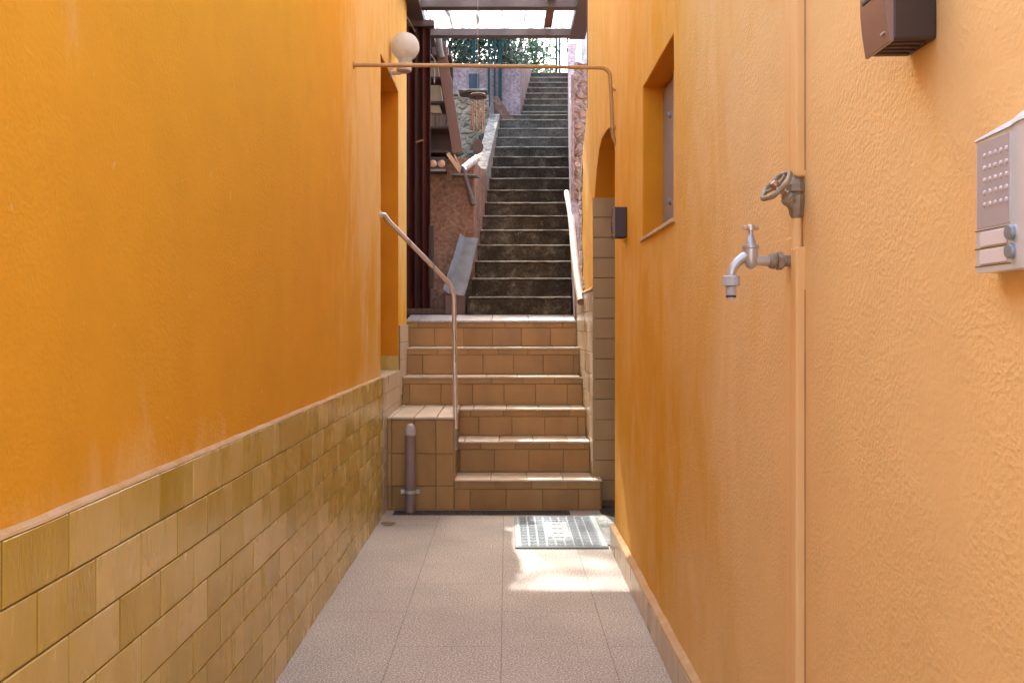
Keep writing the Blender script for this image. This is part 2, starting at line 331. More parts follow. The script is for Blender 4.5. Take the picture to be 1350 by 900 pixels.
M['foil'] = m_simple('silver_duct', (0.8, 0.8, 0.8, 1), (0.6, 0.6, 0.6, 1), 0.35, 0.6, 30, 0.6, 0.003, fine=60)
M['browntube'] = m_simple('brown_tube', (0.10, 0.052, 0.045, 1), (0.07, 0.035, 0.03, 1), 0.45)
M['bamboo'] = m_simple('pale_wood_rail', (0.56, 0.42, 0.31, 1), (0.42, 0.29, 0.20, 1), 0.55, sc=20, stretch=(1,0.2,0.3))
M['endgrain'] = m_simple('wood_end_grain', (0.28, 0.13, 0.08, 1), (0.18, 0.08, 0.05, 1), 0.7, sc=60)
M['bronze'] = m_simple('aged_bronze', (0.13, 0.07, 0.055, 1), (0.08, 0.045, 0.035, 1), 0.5, 0.3)
M['rod'] = m_simple('copper_rods', (0.5, 0.3, 0.2, 1), (0.35, 0.2, 0.13, 1), 0.35, 0.7)
M['teal'] = m_simple('teal_green_paint', (0.02, 0.05, 0.048, 1), (0.014, 0.034, 0.034, 1), 0.7, spec=0.1)
M['bluegrey'] = m_simple('blue_grey_panel', (0.06, 0.075, 0.085, 1), (0.04, 0.05, 0.06, 1), 0.7, spec=0.1)
M['winframe'] = m_simple('grey_shutter_paint', (0.30, 0.27, 0.265, 1), (0.25, 0.22, 0.215, 1), 0.5, 0.1, 6, 0.1)
M['winlip'] = m_simple('pale_mauve_frame', (0.48, 0.38, 0.39, 1), (0.42, 0.33, 0.33, 1), 0.45)
M['glass'] = m_simple('dark_pane', (0.03, 0.03, 0.035, 1), None, 0.12, sc=3, bump=0)
M['matbase'] = m_simple('mat_rubber', (0.26, 0.30, 0.29, 1), (0.22, 0.25, 0.245, 1), 0.7, sc=20, bump=0.4, fine=200)
M['matpad'] = m_simple('mat_bristle', (0.25, 0.29, 0.31, 1), (0.17, 0.20, 0.22, 1), 0.9, sc=60, bump=1.0, bd=0.003, fine=400)
M['matline'] = m_simple('mat_rib', (0.42, 0.47, 0.46, 1), (0.35, 0.39, 0.385, 1), 0.7, sc=20, bump=0.3)
M['bark'] = m_simple('bark', (0.13, 0.10, 0.075, 1), (0.07, 0.055, 0.04, 1), 0.9, sc=12, bump=0.9, bd=0.01, fine=30, stretch=(1,1,0.2))
M['deadleaf'] = m_simple('dead_leaf', (0.40, 0.25, 0.13, 1), (0.25, 0.14, 0.07, 1), 0.7, sc=60)
M['iron'] = m_simple('cast_grate', (0.045, 0.04, 0.038, 1), (0.1, 0.085, 0.075, 1), 0.7, 0.2, 30)
M['wire'] = m_simple('old_wire', (0.35, 0.3, 0.28, 1), None, 0.5)

def m_trans(name, c1, c2, mixf, sc, stretch, rough=0.5):
    m = NT(name); v = m.coord(stretch); n = m.noise(v, sc, 4, 0.6); col = m.ramp(n, [(0.34, c2), (0.50, c1)])
    t = m.n('ShaderNodeBsdfTranslucent'); d = m.n('ShaderNodeBsdfDiffuse'); g = m.n('ShaderNodeBsdfGlossy'); g.inputs['Roughness'].default_value = rough
    m.l(col, t.inputs['Color']); m.l(col, d.inputs['Color'])
    a = m.n('ShaderNodeMixShader'); a.inputs[0].default_value = mixf; m.l(d.outputs[0], a.inputs[1]); m.l(t.outputs[0], a.inputs[2])
    b = m.n('ShaderNodeMixShader'); b.inputs[0].default_value = 0.05; m.l(a.outputs[0], b.inputs[1]); m.l(g.outputs[0], b.inputs[2])
    m.l(b.outputs[0], m.out.inputs['Surface']); return m.m
M['poly'] = m_trans('corrugated_translucent', (0.93, 0.92, 0.89, 1), (0.10, 0.09, 0.075, 1), 0.76, 3.6, (9, 0.5, 1))
M['globe'] = m_trans('opal_globe', (0.76, 0.74, 0.72, 1), (0.58, 0.53, 0.48, 1), 0.5, 7, (1, 1, 1), 0.2)
def m_leaf(name, a, b):
    m = NT(name); at = m.n('ShaderNodeAttribute', attribute_name='tint'); col = m.ramp(at.outputs['Fac'], [(0.0, a), (1.0, b)])
    t = m.n('ShaderNodeBsdfTranslucent'); d = m.n('ShaderNodeBsdfPrincipled'); d.inputs['Roughness'].default_value = 0.45
    m.l(col, d.inputs['Base Color']); m.l(col, t.inputs['Color'])
    x = m.n('ShaderNodeMixShader'); x.inputs[0].default_value = 0.35; m.l(d.outputs[0], x.inputs[1]); m.l(t.outputs[0], x.inputs[2]); m.l(x.outputs[0], m.out.inputs['Surface']); return m.m
M['leafdark'] = m_leaf('dark_leaves', (0.012, 0.026, 0.018, 1), (0.045, 0.085, 0.055, 1))
M['leafgreen'] = m_leaf('bright_leaves', (0.04, 0.10, 0.045, 1), (0.11, 0.24, 0.11, 1))
M['leafdry'] = m_leaf('sparse_leaves', (0.05, 0.09, 0.06, 1), (0.12, 0.17, 0.11, 1))

# ------------------------------------------------------------------ tiling
def tiling(mb, P, U, V, N, W, rows, tw, joint=0.004, th=0.012, bond=0.5, start=0.0, jit=0.0, lo=0.0, hi=1.0, minw=0.02):
    U = Vector(U); V = Vector(V); N = Vector(N); P = Vector(P); v = 0
    for r, h in enumerate(rows):
        u = start - tw + (bond*tw if r % 2 else 0)
        while u < W:
            a = max(u, 0) + joint/2; b = min(u+tw, W) - joint/2
            if b-a > minw:
                mb.tile(P + U*a + V*(v+joint/2) , U, V, N, b-a, h-joint, th + random.uniform(-1, 1)*jit, random.uniform(lo, hi))
            u += tw
        v += h

# ================================================================== SETTING
g = MB(); g.box((-150, -150, -0.6), (150, 300, -0.012)); tag(g.build('ground', M['court'], loc=(0,0,0)), kind='structure')
fl = MB(); fl.box((-1.0, -1.6, -0.011), (0.62, 5.74, 0.0)); tag(fl.build('alley_floor', M['floor'], loc=(0,0,0)), kind='structure')
pf = MB(); pf.box((0.6, 4.0, -0.01), (2.0, 5.9, 0.004)); tag(pf.build('passage_floor', M['patchdark'], loc=(0,0,0)), kind='structure')
ps = MB(); ps.prism([(0.485, 5.60), (0.565, 5.60), (0.70, 5.45), (0.70, 4.80), (0.575, 4.78), (0.485, 4.88)], 2, 0.001, 0.009); tag(ps.build('cement_patch', M['slab'], loc=(0,0,0), bevel=0.002), kind='structure')
# hillside behind
def stairL(y): return -0.325 + 0.0603*(y-7.54)
def stairR(y): return 0.553 + 0.0615*(y-7.54)
hb = MB()
xs = [-40, -15, -6, -2.4, -1.35, None, None, 1.5, 3, 8, 20, 40]; ys = [7.2, 8.6, 10, 11.5, 12.3, 14, 15.35, 15.4, 19, 26, 60, 140]
grid = []
for j, y in enumerate(ys):
    row = []
    for i, x in enumerate(xs):
        inside = x is None and y < 15.38
        xx = {5: -1.3, 6: 1.45}[i] if x is None else x
        z = min(5.42, max(0.3, 0.9 + (y-7.2)*0.55)) + (0.04*math.sin(i*3.1+j*1.7) if y < 15 else 0)
        if y > 19: z = 5.42 + (y-19)*0.012
        if inside: z = -0.4
        row.append(len(hb.v)); hb.v.append((xx, y, z))
    grid.append(row)
for j in range(len(ys)-1):
    for i in range(len(xs)-1): hb.face((grid[j][i], grid[j][i+1], grid[j+1][i+1], grid[j+1][i]))
tag(hb.build('hillside', M['earth'], loc=(0,0,0)), kind='structure')

# ================================================================== LEFT HOUSE
XL = -0.79
house = thing('house', (XL, 0, 0), 'orange plastered house wall on the left, with brown glazed tiles along its foot', 'house')
def wall_poly(name, mat, parent, outline, holes, x0, x1):
    bm = bmesh.new(); edges = []
    for lp in [outline]+holes:
        vs = [bm.verts.new((x0, y, z)) for y, z in lp]
        for i in range(len(vs)): edges.append(bm.edges.new((vs[i], vs[(i+1) % len(vs)])))
    r = bmesh.ops.triangle_fill(bm, use_beauty=True, use_dissolve=False, edges=edges)
    fs = [f for f in bm.faces]
    ex = bmesh.ops.extrude_face_region(bm, geom=fs)
    bmesh.ops.translate(bm, verts=[v for v in ex['geom'] if isinstance(v, bmesh.types.BMVert)], vec=(x1-x0, 0, 0))
    bmesh.ops.recalc_face_normals(bm, faces=bm.faces[:])
    me = bpy.data.meshes.new(name); o0 = ROOT(parent)
    bmesh.ops.translate(bm, verts=bm.verts[:], vec=-o0)
    bm.to_mesh(me); bm.free(); me.materials.append(mat)
    me.materials.append(M['reveal'])  # recess faces take the orange with the shade coloured in
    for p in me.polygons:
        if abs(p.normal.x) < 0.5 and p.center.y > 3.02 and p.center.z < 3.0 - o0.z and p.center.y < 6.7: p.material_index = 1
    o = bpy.data.objects.new(name, me); COL.objects.link(o); o.parent = parent
    b = o.modifiers.new('bevel', 'BEVEL'); b.width = 0.006; b.segments = 3; b.limit_method = 'ANGLE'; b.angle_limit = R(50)
    return o
def wob(pts, step=0.12, amp=0.0025):
    out = []
    for i in range(len(pts)):
        a = Vector(pts[i]+(0,)); b = Vector(pts[(i+1) % len(pts)]+(0,)); n = max(1, int((b-a).length/step))
        for k in range(n):
            p = a.lerp(b, k/n)
            out.append((p.x+random.uniform(-amp, amp), p.y+random.uniform(-amp, amp)))
    return out
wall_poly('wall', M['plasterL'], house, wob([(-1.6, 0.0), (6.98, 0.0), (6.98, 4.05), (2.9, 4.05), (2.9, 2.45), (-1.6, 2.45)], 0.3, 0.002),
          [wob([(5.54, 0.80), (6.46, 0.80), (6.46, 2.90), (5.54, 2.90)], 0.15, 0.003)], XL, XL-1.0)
cl = MB(); cl.box((-1.30, 5.50, 0.7), (-1.25, 6.5, 2.95)); cl.build('shutter', M['dark_wood'], house)
sl = MB(); tiling(sl, (-1.25, 5.545, 0.84), (1,0,0), (0,1,0), (0,0,1), 0.475, [0.3, 0.3, 0.31], 0.16, th=0.03); sl.box((-1.25, 5.545, 0.80), (-0.777, 6.455, 0.866)); sl.build('sill', M['paletile'], house)
d = MB(); rows = [0.1085]*8
tiling(d, (XL, 5.54, 0.0), (0,-1,0), (0,0,1), (1,0,0), 7.1, rows, 0.2075, joint=0.0042, th=0.013, start=(5.54-1.569) % 0.2075 + 0.10375, jit=0.0008)
dado = d.build('tile_dado', M['dado'], house)
gr = MB(); gr.box((XL-0.004, -1.6, 0.0), (XL+0.0095, 5.54, 0.866)); gr.build('grout', M['groutbrown'], dado)
lip = MB(); n = 60; prev = None
for i in range(n+1):
    y = -1.6 + 7.14*i/n; a = 0.868; w = random.uniform(0.010, 0.0145); h = random.uniform(0.006, 0.010)
    ring = [len(lip.v)+k for k in range(4)]
    lip.v += [(XL-0.004, y, a), (XL+w, y, a), (XL+w*0.8, y, a+h*0.6), (XL-0.004, y, a+h+0.006)]
    if prev:
        for k in range(4): lip.face((prev[k], prev[(k+1) % 4], ring[(k+1) % 4], ring[k]))
    prev = ring
lip.build('mortar_lip', M['groutlight'], dado)
# dado running on under the opening, and the taller strip beside the steps
d2 = MB(); tiling(d2, (XL, 5.545, 0.0), (0,1,0), (0,0,1), (1,0,0), 0.915, rows, 0.115, joint=0.0035, th=0.015, jit=0.0008)
dd = d2.build('tile_dado', M['paletile'], house)
g2 = MB(); g2.box((XL-0.004, 5.545, 0.0), (XL+0.011, 6.46, 0.866)); g2.build('grout', M['grout'], dd)
d3 = MB(); tiling(d3, (XL, 6.463, 0.55), (0,1,0), (0,0,1), (1,0,0), 0.52, [0.13]*5, 0.17, joint=0.0035, th=0.014, jit=0.0008); d3.build('tile_dado', M['paletile'], house)
g3 = MB(); g3.box((XL-0.004, 6.463, 0.5), (XL+0.009, 6.98, 1.195)); g3.build('grout', M['grout'], house)
jt = MB(); jt.box((-1.25, 6.44, 0.872), (XL-0.004, 6.462, 0.975)); jt.build('jamb_tile', M['dado'], house)

# ================================================================== RIGHT HOUSE
XR = 0.58
house2 = thing('house', (XR, 0, 0), 'orange plastered house wall on the right, with small window and arched doorway', 'house')
out = [(-1.6, 0.0), (4.74, 0.0), (4.74, 2.12), (4.80, 2.23), (4.93, 2.30), (5.12, 2.33), (5.40, 2.34), (5.56, 2.30), (5.70, 2.20), (5.79, 2.11), (5.85, 2.02), (5.85, 0.0),
       (7.04, 0.0), (7.05, 1.45), (7.02, 1.62), (7.08, 1.80), (7.05, 1.98), (7.10, 2.12), (7.04, 2.28), (6.95, 2.40), (6.78, 2.50), (6.62, 2.60), (6.46, 2.70), (6.38, 2.86), (6.32, 3.05), (6.31, 4.05), (2.9, 4.05), (2.9, 2.45), (-1.6, 2.45)]
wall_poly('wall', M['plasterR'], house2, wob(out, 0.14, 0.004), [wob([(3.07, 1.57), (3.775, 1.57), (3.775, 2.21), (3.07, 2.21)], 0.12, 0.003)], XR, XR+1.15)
bk = MB(); bk.box((1.74, 4.5, 0), (1.80, 6.1, 2.6)); bk.build('door', M['dark_wood'], house2)
# skirting
sk = MB(); tiling(sk, (XR, 4.755, 0.0), (0,-1,0), (0,0,1), (-1,0,0), 6.35, [0.116], 0.105, joint=0.003, th=0.024, jit=0.0006)
tiling(sk, (XR-0.024, 4.741, 0.0), (1,0,0), (0,0,1), (0,1,0), 0.2, [0.116], 0.105, joint=0.003, th=0.013)
sko = sk.build('skirting', M['paletile'], house2)
sk2 = MB(); sk2.box((XR-0.018, -1.6, 0.0), (XR+0.003, 4.745, 0.112)); sk2.build('grout', M['grout'], sko)
sk3 = MB()
prev = None
for i in range(61):
    y = -1.6 + 6.36*i/60; w = random.uniform(0.022, 0.027); h = random.uniform(0.012, 0.02)
    ring = [len(sk3.v)+k for k in range(4)]
    sk3.v += [(XR+0.003, y, 0.115), (XR-w, y, 0.115), (XR-w*0.9, y, 0.115+h*0.4), (XR+0.003, y, 0.120+h)]
    if prev:
        for k in range(4): sk3.face((prev[k], prev[(k+1) % 4], ring[(k+1) % 4], ring[k]))
    else: sk3.face(ring)
    prev = ring
sk3.face(prev[::-1]); sk3.build('mortar_lip', M['groutlight'], sko)
# jamb tiles facing the viewer
jb = MB(); tiling(jb, (0.567, 5.85, 0.04), (1,0,0), (0,0,1), (0,-1,0), 1.1, [0.1335]*15, 0.19, joint=0.005, th=0.013, bond=0.0, jit=0.0006)
jbo = jb.build('jamb_tile', M['jambtile'], house2)
jg = MB(); jg.box((0.572, 5.843, 0.0), (1.7, 5.853, 2.035)); jg.build('grout', M['grout'], jbo)
# bright tiles on the side of the steps
sd = MB(); tiling(sd, (XR, 5.838, 0.0), (0,1,0), (0,0,1), (-1,0,0), 1.33, [0.03]+[0.14]*10, 0.2, joint=0.005, th=0.014, bond=0.0, jit=0.0008, minw=0.01)
sdo = sd.build('side_tile', M['paletile'], house2)
sg = MB(); sg.box((XR-0.009, 5.85, 0.0), (XR+0.003, 7.16, 1.425)); sg.build('grout', M['groutlight'], sdo)
sle = MB(); sle.hexa([(0.556, 5.84, 1.432), (0.60, 5.84, 1.432), (0.60, 7.05, 1.432), (0.556, 7.05, 1.432), (0.562, 5.84, 1.447), (0.60, 5.84, 1.46), (0.60, 7.05, 1.46), (0.562, 7.05, 1.447)]); sle.build('ledge', M['groutlight'], house2, bevel=0.003)
# bare, broken plaster at the ragged end
rg = MB()
pts = [(6.55, 1.47), (7.05, 1.46), (7.09, 1.80), (7.06, 1.98), (7.11, 2.12), (7.05, 2.28), (6.96, 2.40), (6.80, 2.51), (6.72, 2.40), (6.80, 2.22), (6.74, 2.0), (6.82, 1.85), (6.68, 1.7), (6.75, 1.6)]
rg.prism(wob(pts, 0.05, 0.012), 0, XR-0.005, XR+0.02); rg.build('broken_plaster', M['rubblepink'], house2)
# chips of exposed render near the broken edge
# window: grey shutter, frame lip, dark pane
win = MB(); win.box((0.668, 3.48, 1.585), (0.70, 3.772, 2.195)); wo = win.build('window', M['winframe'], house2, bevel=0.003)
w2 = MB(); w2.box((0.655, 3.40, 1.575), (0.69, 3.478, 2.2)); w2.build('frame', M['winlip'], wo, bevel=0.003)
w3 = MB(); w3.box((0.672, 3.10, 1.575), (0.682, 3.40, 2.2)); w3.build('pane', M['glass'], wo)
w4 = MB(); w4.box((0.655, 3.07, 1.575), (0.69, 3.105, 2.2)); w4.build('frame', M['winlip'], wo, bevel=0.003)
for z in (1.70, 2.055):
    b = MB(); b.lathe([(0.013, 0), (0.013, 0.006), (0.007, 0.011)], (0.668, 3.60, z), (-1,0,0), 12); b.build('bolt', M['winframe'], wo, smooth=True)
si = MB(); si.hexa([(0.568, 3.05, 1.553), (0.70, 3.05, 1.562), (0.70, 3.80, 1.562), (0.568, 3.80, 1.553), (0.570, 3.05, 1.569), (0.70, 3.05, 1.578), (0.70, 3.80, 1.578), (0.570, 3.80, 1.569)]); si.build('sill', M['groutlight'], house2, bevel=0.003)
hbk = MB(); hbk.box((0.705, 3.05, 1.55), (0.72, 3.80, 2.23)); hbk.build('shutter', M['dark_wood'], house2)
# raised duct on the wall
dt = MB(); dt.box((0.560, 1.715, 1.488), (0.585, 1.752, 2.44)); dt.box((0.5625, 1.7535, 1.492), (0.585, 1.792, 2.44)); dt.build('pipe_casing', M['chase'], house2, bevel=0.005)
dt = MB(); dt.box((0.561, 1.715, 0.118), (0.585, 1.750, 1.352)); dt.box((0.564, 1.752, 0.118), (0.585, 1.79, 1.375)); dt.build('pipe_casing', M['chase'], house2, bevel=0.005)
for za, zb in ((0.13, 1.34), (1.50, 2.42)):
    cr = MB(); z = za; prev = None
    while z < zb:
        wv_ = random.choice([0.0001, 0.0001, 0.0002, 0.0006, 0.0011]); ring = [len(cr.v)+q for q in range(4)]
        cr.v += [(0.5775, 1.7149, z), (0.5775, 1.7149-wv_, z), (0.5865, 1.7149-wv_, z), (0.5865, 1.7149, z)]
        if prev:
            for q in range(4): cr.face((prev[q], prev[(q+1) % 4], ring[(q+1) % 4], ring[q]))
        else: cr.face(ring)
        prev = ring; z += random.uniform(0.01, 0.09)
    cr.face(prev[::-1]); cr.build('crack', M['opipe'], house2)

# ================================================================== valve, tap
vx, vy = 0.5695, 1.735
val = thing('stop_valve', (XR, vy, 1.42), 'old dull metal stop valve with round handwheel above the silver tap', 'valve')
b = MB(); b.tube([(vx, vy, 1.345), (vx, vy, 1.412)], 0.0095, 14); b.build('pipe', M['chase'], val, smooth=True)
b = MB(); b.lathe([(0.0095, 0), (0.014, 0.006), (0.0175, 0.022), (0.020, 0.030), (0.020, 0.044), (0.015, 0.046), (0.016, 0.050), (0.021, 0.052), (0.021, 0.066), (0.017, 0.070), (0.012, 0.082)], (vx, vy, 1.408), (0,0,1), 8)
bax = Vector((-0.72, -0.22, 0.62)).normalized(); bo = Vector((vx, vy, 1.432))
b.lathe([(0.015, 0.0), (0.0145, 0.018), (0.016, 0.02), (0.016, 0.028), (0.010, 0.032), (0.010, 0.036)], bo, bax, 8); b.build('body', M['oldmetal'], val, smooth=True, hard=30)
b = MB(); b.lathe([(0.0055, 0.0), (0.0055, 0.03), (0.009, 0.031), (0.009, 0.036), (0.005, 0.041)], bo+bax*0.030, bax, 10); b.build('spindle', M['rod'], val, smooth=True)
wc = bo+bax*0.060; a1 = bax.orthogonal().normalized(); a2 = bax.cross(a1)
ringp = []; b = MB(); S = 40
for k in range(S):
    an = 2*math.pi*k/S; rr = 0.0325*(1+0.05*math.cos(6*an)); ringp.append(wc + a1*math.cos(an)*rr + a2*math.sin(an)*rr)
b.tube(ringp+ringp[:2], 0.0052, 10, caps=False)
for k in range(3):
    an = 2*math.pi*k/3+0.4; b.tube([wc-bax*0.003, wc + (a1*math.cos(an)+a2*math.sin(an))*0.031], [0.0042, 0.0036], 8)
b.lathe([(0.008, -0.006), (0.009, 0), (0.006, 0.004)], wc, bax, 10); b.build('handwheel', M['oldmetal'], val, smooth=True)

tap = thing('tap', (XR, 1.76, 1.33), 'silver garden tap with small crossbar handle below the stop valve', 'tap')
ty, tz = 1.76, 1.327
b = MB(); b.lathe([(0.0115, 0), (0.0115, 0.018)], (0.566, ty, tz), (-1,0,0), 16)
b.lathe([(0.0185, 0), (0.0185, 0.011), (0.014, 0.013)], (0.549, ty, tz), (-1,0,0), 6)
b.lathe([(0.0155, 0), (0.0165, 0.004), (0.0155, 0.010), (0.012, 0.014)], (0.5355, ty, tz), (-1,0,0), 16); b.build('coupling', M['oldmetal'], tap, smooth=True, hard=30)
cx = 0.486
b = MB(); b.tube([(0.526, ty, tz), (0.510, ty, tz), (0.492, ty, tz+0.001)], [0.0105, 0.0098, 0.0105], 16)
b.lathe([(0.004, -0.018), (0.0095, -0.014), (0.0135, -0.004), (0.0145, 0.008), (0.0145, 0.022), (0.0165, 0.024), (0.0165, 0.0285), (0.010, 0.030)], (cx, ty, tz+0.002), (0,0,1), 20)
pp = [(cx-0.004, ty, tz+0.012), (cx-0.016, ty, tz+0.006), (cx-0.027, ty, tz-0.003), (cx-0.035, ty, tz-0.013), (cx-0.0385, ty, tz-0.024), (cx-0.039, ty, tz-0.030)]
b.tube(pp, [0.010, 0.0100, 0.0095, 0.0092, 0.0092, 0.0092], 16); b.build('body', M['chrome'], tap, smooth=True)
b = MB(); b.lathe([(0.0105, 0), (0.0095, 0.008), (0.0085, 0.010), (0.0055, 0.020), (0.0045, 0.022), (0.0045, 0.030)], (cx, ty, tz+0.031), (0,0,1), 14); b.build('spindle', M['chrome'], tap, smooth=True)
b = MB(); b.tube([(cx-0.0165, ty-0.006, tz+0.066), (cx-0.013, ty-0.005, tz+0.066), (cx, ty, tz+0.0665), (cx+0.013, ty+0.005, tz+0.066), (cx+0.0165, ty+0.006, tz+0.066)], [0.0035, 0.0048, 0.0042, 0.0048, 0.0035], 10)
b.lathe([(0.0075, -0.006), (0.008, 0.002), (0.006, 0.006)], (cx, ty, tz+0.0665), (0,0,1), 12); b.build('handle', M['steel'], tap, smooth=True)
nx = cx-0.0392
b = MB(); b.lathe([(0.0125, 0), (0.0175, 0.001), (0.0175, 0.019), (0.013, 0.021)], (nx, ty, tz-0.050), (0,0,1), 14); b.build('hose_nut', M['greyplastic'], tap, smooth=True, hard=20)
b = MB(); b.lathe([(0.0085, 0), (0.0090, 0.003), (0.0090, 0.010), (0.0105, 0.013), (0.0105, 0.024), (0.009, 0.026)], (nx, ty, tz-0.076), (0,0,1), 18)
nz = b.build('hose_nozzle', M['greyplastic'], tap, smooth=True); b = MB(); b.lathe([(0.0094, 0), (0.0102, 0.001), (0.0102, 0.003), (0.0094, 0.004)], (nx, ty, tz-0.0725), (0,0,1), 18); b.build('seal_ring', M['black'], nz, smooth=True)

# ================================================================== intercom
ic = thing('intercom', (XR, 0.99, 1.26), 'silver entry intercom panel with speaker dimples and two round call buttons', 'intercom')
y0, y1, z0, z1 = 0.915, 1.0445, 1.261, 1.4225
prof = []
for k in range(17):
    u = k/16; prof.append((0.5541 - 0.0045*math.sin(math.pi*u) + 0.010*max(0, u-0.75)/0.25, 0.9695 - (0.9695-y0)*u))
outl = [(0.556, y1), (0.5542, y1-0.002), (0.5542, 0.9705)] + prof + [(XR-0.004, y0), (XR-0.004, y1)]
m_ = len(outl)
def topz(x, y): return z1-0.008 + 0.004*max(0, min(1, (y1-y)/0.10))
b = MB()
for (x, y) in outl: b.v.append((x, y, z0))
for (x, y) in outl: b.v.append((x, y, topz(x, y)))
b.face(range(m_)); b.face([m_+i for i in range(m_)][::-1])
for i in range(m_): j = (i+1) % m_; b.face((j, i, m_+i, m_+j))
b.build('housing', M['alu'], ic, smooth=True, hard=30)
b = MB(); lay = []
for lv in range(5):
    f = lv/4; n0 = len(b.v)
    for (x, y) in outl:
        hz = topz(x, y)+0.0004 + (0.006+0.008*max(0, min(1, (y1-y)/0.10)))*math.sin(f*math.pi/2)
        xi = x-0.002 + 0.016*(1-math.cos(f*math.pi/2)) if x < 0.57 else x
        b.v.append((xi, y+(0.0012 if y > 1.03 else 0), hz))
    lay.append(n0)
for q in range(4):
    for i in range(m_): j = (i+1) % m_; b.face((lay[q]+i, lay[q]+j, lay[q+1]+j, lay[q+1]+i))
b.face([lay[0]+i for i in range(m_)][::-1]); b.face([lay[4]+i for i in range(m_)])
b.build('top_cap', M['alucap'], ic, smooth=True, hard=40)
b = MB(); b.box((0.5535, 0.9725, 1.312), (0.558, 1.0405, 1.4125)); sp = b.build('speaker_panel', M['aluface'], ic, bevel=0.0008)
b = MB()
for i in range(5):
    for j in range(5):
        b.lathe([(0.0029, 0), (0.0029, 0.0006), (0.0022, 0.0012), (0.0010, 0.0013)], (0.5535, 0.9785+j*0.0112, 1.3385+i*0.0142), (-1,0,0), 12)
tag(b.build('grille', M['hole'], sp, smooth=True))
for z in (1.3095, 1.2885, 1.268):
    b = MB(); b.box((0.5475, y0+0.004, z-0.0006), (0.5565, y1+0.0006, z+0.0006)) if False else b.box((0.5536, 0.9710, z-0.0004), (0.5575, y1+0.0003, z+0.0004)); b.build('seam', M['black'], ic)
for z in (1.2905, 1.2700):
    b = MB(); b.box((0.5525, 0.977, z), (0.5565, 1.033, z+0.0165)); b.build('nameplate', M['nameplate'], ic, bevel=0.0008)
    b = MB(); b.lathe([(0.0084, -0.003), (0.0084, 0.003), (0.0074, 0.0048), (0.003, 0.0052)], (0.5515, 0.965, z+0.0105), (-1,0,0), 24); b.build('call_button', M['button'], ic, smooth=True)

# ================================================================== brown sensor boxes
def sensor(y0, z0, label, h=0.15):
    t = thing('key_box', (XR, y0, z0), label, 'wall box')
    w = 0.082; x1 = XR; x0 = 0.520
    b = MB(); b.hexa([(x0, y0, z0), (x1, y0, z0+0.001), (x1, y0+w, z0+0.001), (x0, y0+w, z0), (x0, y0, z0+h), (x1, y0, z0+h), (x1, y0+w, z0+h), (x0, y0+w, z0+h)]); b.build('case', M['brownbox'], t, bevel=0.004)
    b = MB()       # bowed front cover
    pr = []
    for k in range(13):
        u = k/12; pr.append((x0-0.003-0.008*math.sin(math.pi*u), z0-0.002+(h+0.004)*u))
    pr += [(x0+0.002, z0+h+0.002), (x0+0.002, z0-0.002)]
    n = len(b.v); m_ = len(pr)
    for yy in (y0+0.001, y0+w+0.002):
        for x, z in pr: b.v.append((x, yy, z))
    b.face([i for i in range(m_)]); b.face([m_+i for i in range(m_)][::-1])
    for i in range(m_): j = (i+1) % m_; b.face((j, i, m_+i, m_+j))
    b.build('front_cover', M['smoke'], t, smooth=True, hard=40, bevel=0.001)
    b = MB(); b.box((x0-0.0125, y0+0.012, z0+h*0.47), (x0-0.004, y0+w-0.01, z0+h*0.495)); b.build('slot', M['black'], t)
    b = MB(); b.box((x0-0.008, y0+0.012, z0+0.012), (x0-0.0045, y0+0.022, z0+0.0145)); b.build('mark', M['chrome'], t)
    b = MB()
    for k in range(4): b.box((x0+0.006, y0+0.012+k*0.016, z0-0.0015), (x1-0.01, y0+0.018+k*0.016, z0+0.001))
    b.build('vent_rib', M['dark_wood'], t)
    return t
sensor(1.19, 1.584, 'dark brown wall box with glossy cover, high on the wall above the silver intercom')
sensor(4.25, 1.620, 'small dark brown wall box beside the arched doorway, beyond the window', 0.147)

# ================================================================== overhead pipe
op = thing('overhead_pipe', (0.57, 4.73, 2.1), 'thin orange painted pipe crossing the alley overhead and turning down the wall', 'pipe')
ya, yb = 4.55, 4.70; rb = 0.05
P = [(XL, ya, 2.536), (-0.3, 4.59, 2.545), (0.2, 4.65, 2.556), (0.50, yb, 2.565)]
for k in range(1, 7):
    a = k/6*math.pi/2; P.append((0.50+rb*math.sin(a), yb, 2.565-rb*(1-math.cos(a))))
P += [(0.556, yb, 2.40), (0.560, yb, 2.27), (0.564, yb, 2.20), (0.60, yb+0.01, 2.13)]
b = MB(); b.tube(P, 0.0105, 12); b.build('pipe', M['opipe'], op, smooth=True)
for p, ax in (((XL, ya, 2.536), (1,0,0)),):
    b = MB(); b.lathe([(0.018, 0), (0.018, 0.006), (0.0125, 0.009)], p, ax, 14); b.build('collar', M['opipe'], op, smooth=True)
for z in (2.44, 2.24):
    b = MB(); b.lathe([(0.0145, 0), (0.0145, 0.016)], (0.558 if z > 2.3 else 0.562, yb, z), (0,0,1), 12); b.box((0.56, yb-0.006, z+0.004), (XR+0.003, yb+0.006, z+0.012)); b.build('clip', M['opipe'], op, smooth=True)

